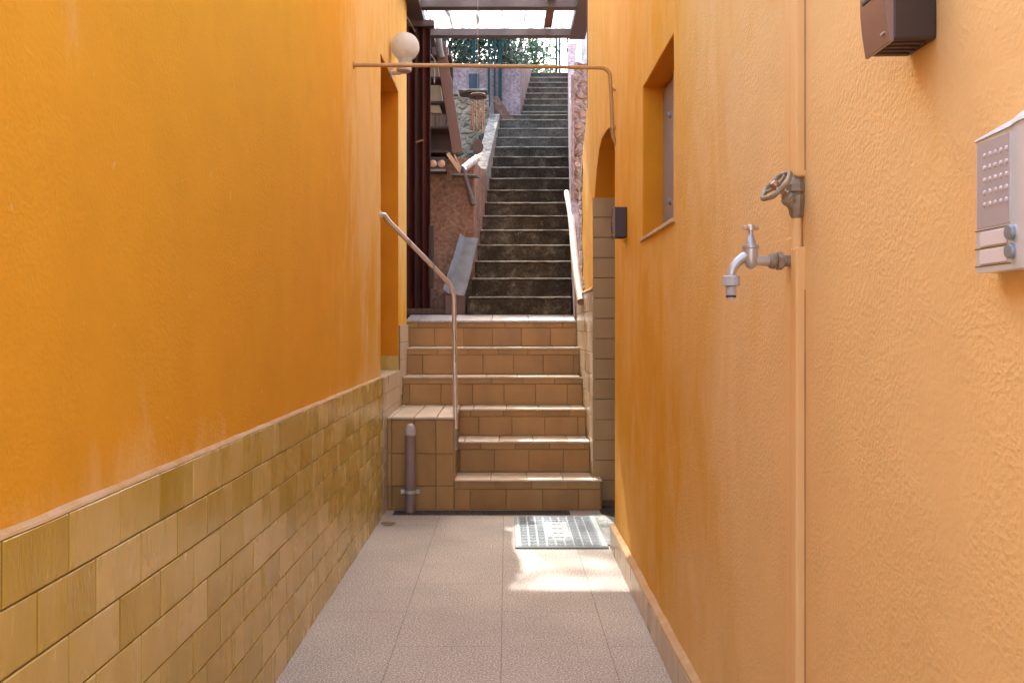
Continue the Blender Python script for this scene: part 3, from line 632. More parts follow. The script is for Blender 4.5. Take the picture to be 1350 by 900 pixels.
# ================================================================== globe lamp
lp = thing('wall_lamp', (XL, 6.0, 2.75), 'dusty opal globe wall lamp mounted over the recess in the left wall', 'lamp')
gx, gy, gz = -0.688, 6.0, 3.085
b = MB(); pr = []
for k in range(19):
    a = -math.pi/2 + math.pi*k/18; pr.append((0.095*math.cos(a), 0.095*math.sin(a)))
pr = [q for q in pr if q[1] > -0.082]
pr = [(0.046, -0.125), (0.046, -0.085)] + pr[0:]
b.lathe(pr, (gx, gy, gz), (0,0,1), 32); b.build('globe', M['globe'], lp, smooth=True, hard=60)
b = MB(); b.lathe([(0.03, 0), (0.05, 0.01), (0.052, 0.05), (0.048, 0.056)], (gx-0.01, gy, gz-0.175), (0,0,1), 20); b.build('cup', M['ventcap'], lp, smooth=True)
b = MB(); b.tube([(gx-0.01, gy, gz-0.16), (gx-0.04, gy, gz-0.178), (XL+0.004, gy, gz-0.178)], 0.012, 10); b.lathe([(0.035, 0), (0.035, 0.012)], (XL, gy, gz-0.178), (1,0,0), 16); b.build('bracket', M['ventcap'], lp, smooth=True)

# ================================================================== tiled steps
Yk = [5.725, 6.01, 6.30, 6.59, 6.88, 7.17]; Zk = [0.199, 0.41, 0.603, 0.815, 1.024, 1.232]
st = thing('tiled_staircase', (0, 5.72, 0), 'six brown tiled steps with pale treads rising at the end of the alley', 'stairs')
def tiled_step(k):
    y, z = Yk[k], Zk[k]; zb = 0.0 if k == 0 else Zk[k-1]
    xl = -0.34 if k < 3 else (-0.776 if k < 5 else -0.822); xr = 0.5655
    yn = Yk[k+1] if k < 5 else 7.60
    core = MB(); core.box((xl, y+0.006, zb-0.02), (xr-0.001, yn+0.02, z-0.012)); co = core.build('step', M['groutbrown'], st)
    r = MB(); h = z-zb-0.012; hs = 0.045 if k else 0.05
    tiling(r, (xl+0.002, y+0.008, zb+0.001), (1,0,0), (0,0,1), (0,-1,0), (xr if k else 0.610)-xl-0.003, [h-hs], 0.235, joint=0.0032, th=0.009, start=[0.10, 0.02, 0.14, 0.05, 0.12, 0.0][k], jit=0.0012)
    tiling(r, (xl+0.002, y+0.008, zb+0.001+h-hs), (1,0,0), (0,0,1), (0,-1,0), (xr if k else 0.610)-xl-0.003, [hs], 0.235, joint=0.0028, th=0.012, start=[0.03, 0.16, 0.08, 0.19, 0.0, 0.1][k], jit=0.001)
    r.build('riser', M['riser'], co)
    if k < 5:
        t = MB(); d = yn-y
        tiling(t, (xl+0.002, y-0.014, z-0.012), (1,0,0), (0,1,0), (0,0,1), (xr if k else xr)-xl-0.003, [d+0.012], 0.235, joint=0.004, th=0.012, start=0.05*k, jit=0.0006)
        t.build('tread', M['tread'], co)
    else:
        t = MB()
        tiling(t, (xl+0.002, y-0.014, z-0.012), (1,0,0), Vector((0, 1, 0.128)).normalized(), Vector((0, -0.128, 1)).normalized(), xr-xl-0.003, [0.40], 0.30, joint=0.003, th=0.014, start=0.1)
        t.build('tread', M['marble'], co)
for k in range(6): tiled_step(k)
# wider foot of the first step
b = MB(); b.box((0.566, 5.732, 0), (0.612, 5.832, 0.187)); co = b.build('step', M['grout'], st)
t = MB(); tiling(t, (0.566, 5.711, 0.187), (1,0,0), (0,1,0), (0,0,1), 0.052, [0.125], 0.2, joint=0.003, th=0.012, minw=0.01); t.build('tread', M['tread'], co)
t = MB(); tiling(t, (0.609, 5.725, 0.001), (0,1,0), (0,0,1), (1,0,0), 0.11, [0.14, 0.045], 0.2, joint=0.003, th=0.008); t.build('riser', M['riser'], co)
# box platform on the left
core = MB(); core.box((-0.776, 5.734, 0), (-0.343, 6.60, 0.590)); co = core.build('platform', M['groutbrown'], st)
t = MB(); tiling(t, (-0.775, 5.735, 0.001), (1,0,0), (0,0,1), (0,-1,0), 0.433, [0.155, 0.21, 0.222], 0.143, joint=0.005, th=0.010, bond=0.0, jit=0.0012, start=0.03); t.build('riser', M['riser'], co)
t = MB(); tiling(t, (-0.775, 5.712, 0.590), (1,0,0), (0,1,0), (0,0,1), 0.435, [0.24, 0.24, 0.395], 0.145, joint=0.005, th=0.014, bond=0.0, jit=0.0008, start=0.03); t.build('tread', M['tread'], co)
t = MB(); tiling(t, (-0.3435, 5.735, 0.001), (0,1,0), (0,0,1), (1,0,0), 0.86, [0.2, 0.2, 0.188], 0.2, joint=0.005, th=0.008); t.build('riser', M['riser'], co)

# handrail
hr = thing('handrail', (-0.335, 5.80, 0.39), 'bent metal handrail pipe rising from the tiled platform to the left wall', 'handrail')
P = [(-0.333, 5.76, 0.385), (-0.335, 5.79, 0.60), (-0.342, 5.80, 1.0), (-0.346, 5.80, 1.36)]
c0 = Vector((-0.346, 5.80, 1.44)); c2 = Vector((-0.775, 5.56, 1.885)); dn = Vector((0,0,-1)); du = (c2-c0).normalized()
for k in range(7):
    u = k/6; a = c0+dn*0.08; b_ = c0+du*0.08; P.append(tuple(a.lerp(c0, u).lerp(c0.lerp(b_, u), u)))
P += [tuple(c0.lerp(c2, 0.5)), tuple(c0.lerp(c2, 0.93)), tuple(c2+Vector((0.006, -0.01, 0.004))), (XL+0.0, 5.53, 1.888)]
b = MB(); b.tube(P, 0.0155, 16); b.build('pipe', M['steel'], hr, smooth=True, hard=60)
b = MB(); b.tube([(-0.333, 5.757, 0.39), (-0.3345, 5.775, 0.52)], 0.019, 14); b.tube([(-0.333, 5.757, 0.44), (-0.345, 5.757, 0.44)], 0.01, 8); b.build('bracket', M['oldmetal'], hr, smooth=True)
b = MB(); b.lathe([(0.026, 0), (0.026, 0.005), (0.018, 0.008)], (XL, 5.515, 1.888), (1,0,0), 16); b.build('flange', M['steel'], hr, smooth=True)

# vent pipe
vp = thing('vent_pipe', (-0.617, 5.66, 0), 'grey brown drain pipe with rounded cap in front of the tiled platform', 'pipe')
b = MB(); b.lathe([(0.034, 0.0), (0.034, 0.50)], (-0.617, 5.655, 0.0), (0,0,1), 24); b.build('pipe', M['ventpipe'], vp, smooth=True)
b = MB(); b.lathe([(0.036, 0.495), (0.036, 0.525)]+[(0.034*math.cos(a*math.pi/16), 0.535+0.034*math.sin(a*math.pi/16)) for a in range(9)], (-0.617, 5.655, 0.0), (0,0,1), 24); b.build('cap', M['ventcap'], vp, smooth=True)
b = MB(); b.lathe([(0.0385, 0.125), (0.0385, 0.143)], (-0.617, 5.655, 0.0), (0,0,1), 24)
for s in (-1, 1): b.box((-0.617+s*0.036, 5.648, 0.122), (-0.617+s*0.060, 5.664, 0.146)); b.lathe([(0.007, 0), (0.007, 0.012)], (-0.617+s*0.052, 5.649, 0.134), (0,-1,0), 8)
b.box((-0.63, 5.685, 0.128), (-0.604, 5.73, 0.14)); b.build('clamp', M['chrome'], vp, smooth=True)

# drain channel
dr = thing('drain_channel', (-0.15, 5.61, 0), 'narrow dark slotted drain grate along the foot of the tiled steps', 'drain')
b = MB(); b.box((-0.72, 5.575, -0.01), (0.385, 5.675, 0.0025)); b.build('trough', M['black'], dr)
b = MB(); b.box((-0.72, 5.575, 0.003), (0.385, 5.585, 0.008)); b.box((-0.72, 5.665, 0.003), (0.385, 5.675, 0.008)); b.box((0.385, 5.575, 0.003), (0.40, 5.675, 0.008))
x = -0.71
while x < 0.38: b.box((x, 5.5855, 0.003), (x+0.012, 5.6645, 0.007)); x += 0.028
b.build('grate', M['iron'], dr)

# doormat
mt = thing('doormat', (0.24, 5.1, 0), 'grey rubber doormat with ribbed bristle rows before the tiled steps', 'doormat')
mx0, mx1, my0, my1 = 0.045, 0.548, 4.735, 5.50
b = MB(); b.box((mx0, my0, 0.0005), (mx1, my1, 0.010)); b.build('base', M['matbase'], mt, bevel=0.003)
b = MB(); rx0, rx1, ry0, ry1 = mx0+0.03, mx1-0.035, my0+0.03, my1-0.025
b.box((mx1-0.032, my0+0.01, 0.010), (mx1-0.006, my1-0.008, 0.0135)); b.box((mx0+0.018, my0+0.016, 0.010), (mx0+0.026, my1-0.01, 0.0135)); b.box((mx0+0.02, my1-0.016, 0.010), (mx1-0.033, my1-0.008, 0.0135)); b.box((mx0+0.027, my0+0.012, 0.010), (mx1-0.033, my0+0.018, 0.0125))
nc = 9; cw = (rx1-rx0)/nc; ny = 11; chh = (ry1-ry0)/ny
for i in range(1, nc):
    x = rx0+i*cw
    if i in (4, 5): b.box((x-0.002, ry0, 0.010), (x+0.002, ry0+chh*2.4, 0.0135)); b.box((x-0.002, ry1-chh*1.9, 0.010), (x+0.002, ry1, 0.0135))
    else: b.box((x-0.002, ry0, 0.010), (x+0.002, ry1, 0.0135))
# raised marks in the middle field
ax0, ax1, ay0, ay1 = rx0+3*cw+0.012, rx0+6*cw-0.012, ry0+chh*2.7, ry1-chh*2.2
b.box((ax0, ay0, 0.010), (ax0+0.022, ay1, 0.014)); b.box((ax1-0.022, ay0, 0.010), (ax1, ay1, 0.014))
for k in range(4):
    yy = ay0+(ay1-ay0)*(0.02+0.27*k)
    b.box((ax0+0.034, yy, 0.010), (ax1-0.062, yy+0.030, 0.0135)); b.box((ax1-0.055, yy, 0.010), (ax1-0.034, yy+0.030, 0.0135))
b.build('rib', M['matline'], mt)
b = MB()
for i in range(nc):
    for j in range(ny):
        if i in (3, 4, 5) and 2 <= j <= 8: continue
        for k in range(2):
            b.box((rx0+i*cw+0.005+k*(cw-0.008)/2, ry0+j*chh+0.006, 0.010), (rx0+i*cw+0.005+(k+0.86)*(cw-0.010)/2, ry0+(j+1)*chh-0.008, 0.0128))
        b.box((rx0+i*cw+0.006, ry0+j*chh-0.006, 0.010), (rx0+(i+1)*cw-0.007, ry0+j*chh+0.004, 0.0122))
b.build('bristle_pad', M['matpad'], mt)

# dead leaf on the floor, and one on the platform
def leaf(name, loc, rz, s, label):
    b = MB(); n = 9; L = []; Rr = []
    for k in range(n):
        u = k/(n-1); w = s*0.26*math.sin(math.pi*min(1, u*1.05))**0.8; x = (u-0.5)*s; z = 0.006+0.010*abs(math.sin(u*4))*s*10*0.5
        c, s_ = math.cos(rz), math.sin(rz)
        for sg in (-1, 0, 1): b.v.append((loc[0]+x*c-sg*w*s_, loc[1]+x*s_+sg*w*c, loc[2]+z+abs(sg)*0.008))
    for k in range(n-1):
        for q in (0, 1): b.face((3*k+q, 3*k+q+1, 3*k+3+q+1, 3*k+3+q))
    o = b.build(name, M['deadleaf'], loc=loc, smooth=True)
    sm = o.modifiers.new('thick', 'SOLIDIFY'); sm.thickness = 0.001
    tag(o, label, 'leaf'); return o
leaf('dead_leaf', (-0.71, 5.30, 0.0), 0.1, 0.085, 'curled dry leaf lying on the floor by the foot of the left wall')
leaf('dead_leaf', (-0.745, 6.25, 0.605), 1.5, 0.06, 'tiny dry leaf on the tiled platform in the corner by the steps')

# ================================================================== concrete stairs
cs = thing('concrete_staircase', (0.1, 7.54, 1.27), 'long steep flight of mossy dark concrete steps above the tiled landing', 'stairs')
t_, r_ = 0.28, 0.1727
for k in range(1, 17):
    y = 7.54+t_*(k-1); z = 1.44+r_*(k-1); zb = z-r_
    if k == 16: z = zb+0.13
    yn = y+t_+0.05 if k < 16 else 12.35
    a = random.uniform(-0.004, 0.004)
    b = MB(); b.hexa([(stairL(y), y+0.008, zb-0.15), (stairR(y), y+0.008, zb-0.15), (stairR(yn), yn, zb-0.15), (stairL(yn), yn, zb-0.15), (stairL(y), y+0.006, z-0.014+a), (stairR(y), y+0.006, z-0.014+a), (stairR(yn), yn, z-0.014+a), (stairL(yn), yn, z-0.014+a)])
    so = b.build('step', M['darkstep'] if k < 13 else M['greystep'], cs, bevel=0.003)
    b = MB(); n = 14; prev = None
    for i in range(n+1):
        u = i/n; x = stairL(y)*(1-u)+stairR(y)*u; dz = random.uniform(-0.003, 0.0035); dy = random.uniform(-0.004, 0.004)
        ring = [len(b.v)+q for q in range(5)]
        b.v += [(x, y-0.004+dy, z-0.013+dz), (x, y-0.006+dy, z-0.004+dz), (x, y+0.004+dy, z+0.001), (x+0.01, yn, z+0.001), (x+0.01, yn, z-0.013)]
        if prev:
            for q in range(5): b.face((prev[q], prev[(q+1) % 5], ring[(q+1) % 5], ring[q]))
        else: b.face(ring)
        prev = ring
    b.face(prev[::-1]); b.build('tread', M['nosing'], so)
us = thing('concrete_staircase', (0.6, 12.3, 4.0), 'narrow upper flight of grey concrete steps beside the mauve wall', 'stairs')
def upL(y): return 0.20+0.085*(y-12.2)
def upR(y): return 0.845+0.0735*(y-12.2)
for k in range(8):
    y = 12.3+0.37*k; z = 4.17+0.183*k; yn = y+0.42 if k < 7 else 15.5
    b = MB(); b.hexa([(upL(y)-.02, y, z-0.5), (upR(y), y, z-0.5), (upR(yn), yn, z-0.5), (upL(yn)-.02, yn, z-0.5), (upL(y)-.02, y, z-0.02), (upR(y), y, z-0.02), (upR(yn), yn, z-0.02), (upL(yn)-.02, yn, z-0.02)])
    so = b.build('step', M['greystep'], us)
    b = MB(); b.hexa([(upL(y)-.02, y-0.008, z-0.02), (upR(y), y-0.008, z-0.02), (upR(yn), yn, z-0.02), (upL(yn)-.02, yn, z-0.02), (upL(y)-.02, y-0.004, z), (upR(y), y-0.004, z), (upR(yn), yn, z), (upL(yn)-.02, yn, z)])
    b.build('tread', M['nosing'], so)

# pink retaining block on the left of the stairs, with its lichened kerb
pk = thing('retaining_wall', (-0.8, 8.08, 1.2), 'pinkish brown rendered block wall left of the dark stairs, below the shelves', 'wall')
b = MB()
ya, yb = 8.08, 9.50
b.hexa([(-1.9, ya, 1.0), (stairL(ya)-0.002, ya, 1.0), (stairL(yb)-0.002, yb, 1.0), (-1.9, yb, 1.0), (-1.9, ya, 2.72), (stairL(ya)-0.002, ya, 2.72), (stairL(yb)-0.002, yb, 2.80), (-1.9, yb, 2.80)])
b.build('wall', M['pink'], pk, bevel=0.012)
kb = thing('stair_kerb', (-0.15, 9.45, 2.6), 'sloping lichen covered kerb wall climbing the left side of the dark stairs', 'kerb')
b = MB(); n = 12; prev = None
for i in range(n+1):
    y = 9.42+(11.5-9.42)*i/n; zc = 2.86+(y-9.42)*(3.94-2.86)/(11.5-9.42); w = 0.135; x1 = stairL(y)-0.003; e = 0.006
    j = [random.uniform(-e, e) for _ in range(4)]
    ring = [len(b.v)+q for q in range(4)]
    b.v += [(x1-w+j[0], y, zc-1.3), (x1, y, zc-1.3), (x1+j[2]*0.3, y, zc+j[1]), (x1-w+j[3], y, zc+j[2])]
    if prev:
        for q in range(4): b.face((prev[q], prev[(q+1) % 4], ring[(q+1) % 4], ring[q]))
    else: b.face(ring)
    prev = ring
b.face(prev[::-1]); b.build('kerb', M['lichen'], kb, bevel=0.008)

# rubble wall and mauve walls behind
def rough_slab(name, mat, parent, x0, x1, y0, y1, z0, z1, nx, nz, amp, top=None):
    b = MB(); idx = {}
    for i in range(nx+1):
        for j in range(nz+1):
            x = x0+(x1-x0)*i/nx; zt = z1 if top is None else top(x); z = z0+(zt-z0)*j/nz
            idx[i, j] = len(b.v); b.v.append((x, y0+random.uniform(-amp, amp), z+(random.uniform(-amp, amp) if j == nz else 0)))
    base = len(b.v)
    for i in range(nx+1):
        for j in (0, nz):
            p = b.v[idx[i, j]]; b.v.append((p[0], y1, p[2]))
    for i in range(nx):
        for j in range(nz): b.face((idx[i, j], idx[i+1, j], idx[i+1, j+1], idx[i, j+1]))
        b.face((idx[i, nz], idx[i+1, nz], base+2*(i+1)+1, base+2*i+1))
        b.face((base+2*i, base+2*(i+1), base+2*(i+1)+1, base+2*i+1))
    b.face([idx[0, j] for j in range(nz+1)]+[base+1, base]); b.face([idx[nx, j] for j in range(nz+1)][::-1]+[base+2*nx, base+2*nx+1])
    return b.build(name, mat, parent)
rw = thing('stone_wall', (-1.0, 11.3, 2.5), 'rough rubble stone wall with pale top, behind the wind chime', 'wall')
rough_slab('wall', M['rubble'], rw, -2.6, stairL(11.3)-0.135, 11.3, 11.62, 2.2, 4.12, 26, 16, 0.022, top=lambda x: 4.12+0.05*math.sin(x*5)+(0.05 if x > -0.45 else 0))
b = MB(); b.prism([(-0.17, 4.23), (-0.12, 4.24), (0.02, 4.03), (0.115, 3.93), (0.115, 3.2), (-0.17, 3.2)], 1, 11.74, 11.84); b.build('end_buttress', M['pink'], rw, bevel=0.01)
b = MB()
for (xa, xb, zz) in ((-2.6, -0.62, 4.145), (-0.62, -0.24, 4.20)): b.box((xa, 11.28, zz-0.012), (xb-0.004, 11.64, zz+0.014))
b.build('coping', M['lichen'], rw, bevel=0.008)
mw = thing('mauve_wall', (-0.6, 12.2, 3.5), 'pale mauve rendered wall behind the stone wall, beside the upper steps', 'wall')
b = MB(); b.hexa([(-3.2, 12.2, 3.2), (0.19, 12.2, 3.2), (0.42, 15.0, 3.2), (-3.2, 15.0, 3.2), (-3.2, 12.2, 4.79), (0.19, 12.2, 4.79), (0.42, 15.0, 5.55), (-3.2, 15.0, 5.5)]); b.build('wall', M['mauve'], mw, bevel=0.01)
b = MB(); b.hexa([(-0.52, 12.185, 4.30), (-0.38, 12.185, 4.30), (-0.38, 12.197, 4.30), (-0.52, 12.197, 4.30), (-0.52, 12.185, 4.66), (-0.38, 12.185, 4.66), (-0.38, 12.197, 4.66), (-0.52, 12.197, 4.66)]); b.build('hatch', M['bluegrey'], mw, bevel=0.002)
rt = thing('mauve_wall', (0.75, 8.4, 1.5), 'mauve retaining wall with crumbling stone end, right of the dark stairs', 'wall')
b = MB(); prev = None
for y, zt in ((8.44, 3.30), (9.5, 3.6), (10.5, 4.1), (11.5, 4.85), (12.3, 5.15), (13.5, 5.6), (15.6, 6.1)):
    x0 = stairR(y)+0.002 if y < 12 else upR(y)+0.003
    ring = [len(b.v)+q for q in range(4)]; b.v += [(x0, y, 1.2), (x0+0.5, y, 1.2), (x0+0.5, y, zt), (x0, y, zt)]
    if prev:
        for q in range(4): b.face((prev[q], prev[(q+1) % 4], ring[(q+1) % 4], ring[q]))
    else: b.face(ring)
    prev = ring
b.face(prev[::-1]); b.build('wall', M['mauve'], rt, bevel=0.01)
xr = stairR(8.4)
b = MB(); b.box((xr+0.002, 8.30, 1.2), (xr+0.03, 8.438, 3.55)); b.build('render_edge', M['mauve'], rt, bevel=0.008)
rough_slab('stone_end', M['rubblepink'], rt, xr+0.032, xr+0.24, 8.33, 8.438, 1.2, 3.66, 5, 34, 0.018)
b = MB(); y0_, y1_ = 7.18, 8.30
b.hexa([(stairR(y0_)+0.02, y0_, 1.2), (stairR(y0_)+0.2, y0_, 1.2), (stairR(y1_)+0.2, y1_, 1.2), (stairR(y1_)+0.002, y1_, 1.2), (stairR(y0_)+0.02, y0_, 1.50), (stairR(y0_)+0.2, y0_, 1.50), (stairR(y1_)+0.2, y1_, 2.35), (stairR(y1_)+0.002, y1_, 2.35)]); b.build('low_wall', M['mauve'], rt, bevel=0.01)
ww = thing('white_wall', (0.9, 8.7, 1.2), 'narrow white painted wall glimpsed between the stone pier and the orange corner', 'wall')
b = MB(); b.box((0.715, 8.45, 1.2), (2.2, 9.2, 4.05)); b.build('wall', M['white'], ww, bevel=0.01)
b = MB(); b.lathe([(0.014, 0), (0.014, 1.9)], (0.590, 6.345, 2.75), (0,0,1), 10); o = b.build('downpipe', M['browntube'], loc=(0.59, 6.345, 2.75), smooth=True); tag(o, 'thin brown vertical pipe at the far corner of the right orange wall', 'pipe')

# wooden rail on the right
P = []
A = Vector((0.547, 6.50, 1.368)); B = Vector((0.603, 8.9, 2.53))
for k in range(13):
    u = k/12; p = A.lerp(B, u); p.z += 0.035*math.sin(u*math.pi)*(1 if u > .5 else 0.9); p.x += -0.012*math.sin(u*math.pi*2)*0.6; P.append(tuple(p))
rl = thing('wooden_rail', A, 'pale round wooden handrail along the right side of the dark stairs', 'handrail')
b = MB(); b.tube(P, [0.0295]*12+[0.028], 18); b.build('rail', M['bamboo'], rl, smooth=True)
dA = (Vector(P[1])-Vector(P[0])).normalized()
b = MB(); b.lathe([(0.024, -0.0015), (0.026, 0.003)], A, dA, 18); b.build('end', M['endgrain'], rl)
for u in (0.12, 0.85):
    b = MB(); p = A.lerp(B, u); b.tube([tuple(p), (p.x+0.03, p.y, p.z-0.06), (0.70 if u > .5 else 0.585, p.y, p.z-0.07)], 0.006, 8); b.build('bracket', M['frame_dark'], rl, smooth=True)

# ================================================================== shed corner on the left
sh = thing('shed', (-1.2, 7.3, 1.28), 'dark timber lean-to with flat roof beyond the left wall, holding shelves', 'shed')
b = MB(); b.box((-3.0, 8.32, 2.7), (-0.60, 8.40, 3.80)); b.build('back_wall', M['dark_wood'], sh)
b = MB(); b.box((-3.0, 7.05, 3.83), (-0.785, 9.7, 3.89)); b.box((-0.785, 7.90, 3.83), (-0.665, 9.7, 3.89)); b.build('roof', M['board_brown'], sh)  # narrow second strip added to the roof to block a stray spot of sun
b = MB(); b.box((-3.0, 7.0, 0.9), (-2.9, 9.5, 3.83)); b.build('side_wall', M['dark_wood'], sh)
b = MB(); b.box((-2.95, 7.58, 1.0), (stairL(7.6)-0.003, 8.08, 1.295)); b.build('floor', M['patchdark'], sh, bevel=0.004)
b = MB(); b.box((-0.70, 8.24, 2.74), (-0.545, 8.315, 3.79)); b.build('post', M['board_brown'], sh, bevel=0.004)
# folding slatted door
fd = thing('folding_door', (-0.73, 7.30, 1.3), 'dark red slatted folding door standing half open beyond the orange wall', 'door')
x = -0.845; i = 0
while x < -0.63:
    w = 0.030; ya_, yb_ = (7.30, 7.345) if i % 2 else (7.345, 7.30)
    b = MB(); b.hexa([(x, ya_, 1.335), (x+w, yb_, 1.335), (x+w, yb_+0.018, 1.335), (x, ya_+0.018, 1.335), (x, ya_, 3.66), (x+w, yb_, 3.66), (x+w, yb_+0.018, 3.66), (x, ya_+0.018, 3.66)])
    b.build('slat', M['redwood'] if i % 3 else M['dark_wood'], fd, bevel=0.002); x += w+0.001; i += 1
b = MB(); b.tube([(-0.745, 7.285, 2.70), (-0.74, 7.255, 2.70), (-0.68, 7.25, 2.715)], 0.008, 8); b.build('handle', M['rod'], fd, smooth=True)
b = MB(); b.box((-0.645, 7.31, 1.50), (-0.605, 7.37, 2.02)); b.build('side_panel', M['dark_wood'], fd, bevel=0.003)
b = MB(); b.box((-0.85, 7.28, 3.66), (-0.60, 7.36, 3.71)); b.build('track', M['frame_dark'], fd)
# shelves with boxes and books
se = thing('shelf_unit', (-0.6, 8.0, 2.74), 'dark open shelves standing on the pink wall behind the slatted door', 'shelf')
for z in (2.755, 2.97, 3.20, 3.42, 3.62):
    b = MB(); b.box((-0.98, 7.99, z), (-0.47+ (0.0 if z < 3 else -0.03), 8.23, z+0.022)); b.build('shelf', M['dark_wood'], se, bevel=0.002)
b = MB(); b.box((-1.0, 7.99, 2.74), (-0.982, 8.23, 3.7)); b.build('side_panel', M['dark_wood'], se)
b = MB(); b.box((-1.0, 8.232, 2.74), (-0.5, 8.238, 3.7)); b.build('back_panel', M['dark_wood'], se)
for (z, w, h, lab) in ((3.444, 0.07, 0.15, 'narrow cream box on the top shelf behind the leaning board'), (3.224, 0.10, 0.15, 'cream cardboard box on the middle shelf above the books'), (2.994+0.125, 0.09, 0.075, 'low cream box lying on the row of old books')):
    b = MB(); b.hexa([(-0.70, 8.02, z), (-0.70+w+.02, 8.02, z), (-0.70+w+.02, 8.17, z), (-0.70, 8.17, z), (-0.70, 8.02, z+h), (-0.70+w, 8.02, z+h), (-0.70+w, 8.17, z+h), (-0.70, 8.17, z+h)])
    o = b.build('cream_box', M['cream'], loc=(-0.66, 8.1, z), bevel=0.004); tag(o, lab, 'box')
for i in range(9):
    x = -0.70+i*0.021; h = 0.118
    b = MB()
    tl = 0.03 if i >= 7 else 0.0
    b.hexa([(x, 8.02, 2.993), (x+0.017, 8.02, 2.993), (x+0.017, 8.16, 2.993), (x, 8.16, 2.993), (x+tl, 8.02, 2.993+h), (x+0.017+tl, 8.02, 2.993+h), (x+0.017+tl, 8.16, 2.993+h), (x+tl, 8.16, 2.993+h)], t=random.random())
    o = b.build('book', M['books'], loc=(x, 8.09, 2.993), bevel=0.001); tag(o, 'thin worn book standing upright in the row on the low dark shelf', 'book', 'row of old books on the shelf')
# leaning board
b = MB(); b.bar((-0.440, 7.93, 2.74), (-0.600, 7.95, 3.74), 0.092, 0.03, up=(0,1,0)); o = b.build('leaning_board', M['board_brown'], loc=(-0.43, 7.93, 2.72), bevel=0.003); tag(o, 'long brown board leaning steeply against the shelves beside the stone wall', 'board')
# grey downpipe
b = MB(); b.tube([(-0.615, 7.90, 3.80), (-0.60, 7.90, 3.66), (-0.575, 7.90, 3.585)], [0.03, 0.03, 0.024], 14); o = b.build('downspout', M['gutter'], loc=(-0.6, 7.9, 3.58), smooth=True); tag(o, 'short grey downspout under the canopy corner beside the globe lamp', 'downspout')
b = MB(); b.tube([(-0.80, 7.1, 3.67), (-0.74, 7.4, 3.60), (-0.70, 7.6, 3.585), (-0.64, 7.85, 3.55), (-0.645, 7.87, 3.35)], 0.006, 6); o = b.build('hanging_cable', M['wire'], loc=(-0.7, 7.5, 3.35), smooth=True); tag(o, 'loose pale cable looping from the wall to the grey downspout', 'cable')
# twin dial meter box
me_ = thing('meter_box', (-0.62, 8.0, 2.6), 'small dark meter box with two round copper dials under the shelves', 'meter')
b = MB(); b.box((-0.78, 7.98, 2.575), (-0.545, 8.078, 2.715)); b.build('case', M['brownbox'], me_, bevel=0.006)
for x in (-0.665, -0.588):
    b = MB(); b.lathe([(0.034, 0), (0.034, 0.008), (0.024, 0.014), (0.010, 0.014)], (x, 7.98, 2.652), (0,-1,0), 22); b.build('dial', M['copper'], me_, smooth=True)
b = MB(); b.box((-0.78, 7.974, 2.585), (-0.55, 7.9785, 2.604)); b.build('plate', M['gutter'], me_)
# brown tube, silver duct and bits
b = MB(); b.tube([(-0.392, 7.95, 2.60), (-0.30, 7.90, 2.27)], 0.0245, 16); o = b.build('brown_tube', M['browntube'], loc=(-0.3, 7.9, 2.27), smooth=True); tag(o, 'short brown tube sloping down in front of the pink wall', 'pipe')
b = MB(); P = [(-0.395, 7.96, 2.60)]; rr = [0.036]
for k in range(1, 19):
    u = k/18; P.append((-0.395+0.13*u, 7.96+0.10*u, 2.60+0.13*u-0.01*u*u)); rr.append(0.036 if k % 2 else 0.031)
b.tube(P, rr, 16); o = b.build('silver_duct', M['foil'], loc=(-0.39, 7.96, 2.58), smooth=True); tag(o, 'short silver flexible duct joined to the sloping brown tube', 'duct')
b = MB(); b.bar((-0.53, 7.94, 2.74), (-0.415, 7.96, 2.58), 0.035, 0.012, up=(0,1,0)); b.bar((-0.49, 7.95, 2.77), (-0.41, 7.96, 2.60), 0.012, 0.012, up=(0,1,0)); o = b.build('wooden_stick', M['rod'], loc=(-0.47, 7.95, 2.58)); tag(o, 'reddish wooden sticks propped at the upper end of the brown tube', 'stick')
b = MB(); b.hexa([(-0.50, 7.92, 2.545), (-0.26, 7.92, 2.535), (-0.24, 8.075, 2.535), (-0.50, 8.075, 2.545), (-0.50, 7.92, 2.556), (-0.26, 7.92, 2.546), (-0.24, 8.075, 2.546), (-0.50, 8.075, 2.556)]); o = b.build('metal_bracket', M['gutter'], loc=(-0.38, 8.0, 2.54)); tag(o, 'flat metal bracket plate holding the brown tube on the pink wall', 'bracket')
# small potted succulent tuft
b = MB()
for k in range(26):
    a = random.uniform(0, 6.28); l = random.uniform(0.05, 0.10); c = Vector((-0.455, 8.12, 2.725)); e = c+Vector((math.cos(a)*l*0.6, math.sin(a)*l*0.3, l)); m2 = c.lerp(e, 0.5)+Vector((0, 0, 0.01))
    b.tube([c, m2, e], [0.004, 0.006, 0.001], 5, t=random.random())
o = b.build('small_plant', M['leafgreen'], loc=(-0.455, 8.12, 2.72)); tag(o, 'small spiky plant tuft on top of the pink wall by the duct', 'plant')
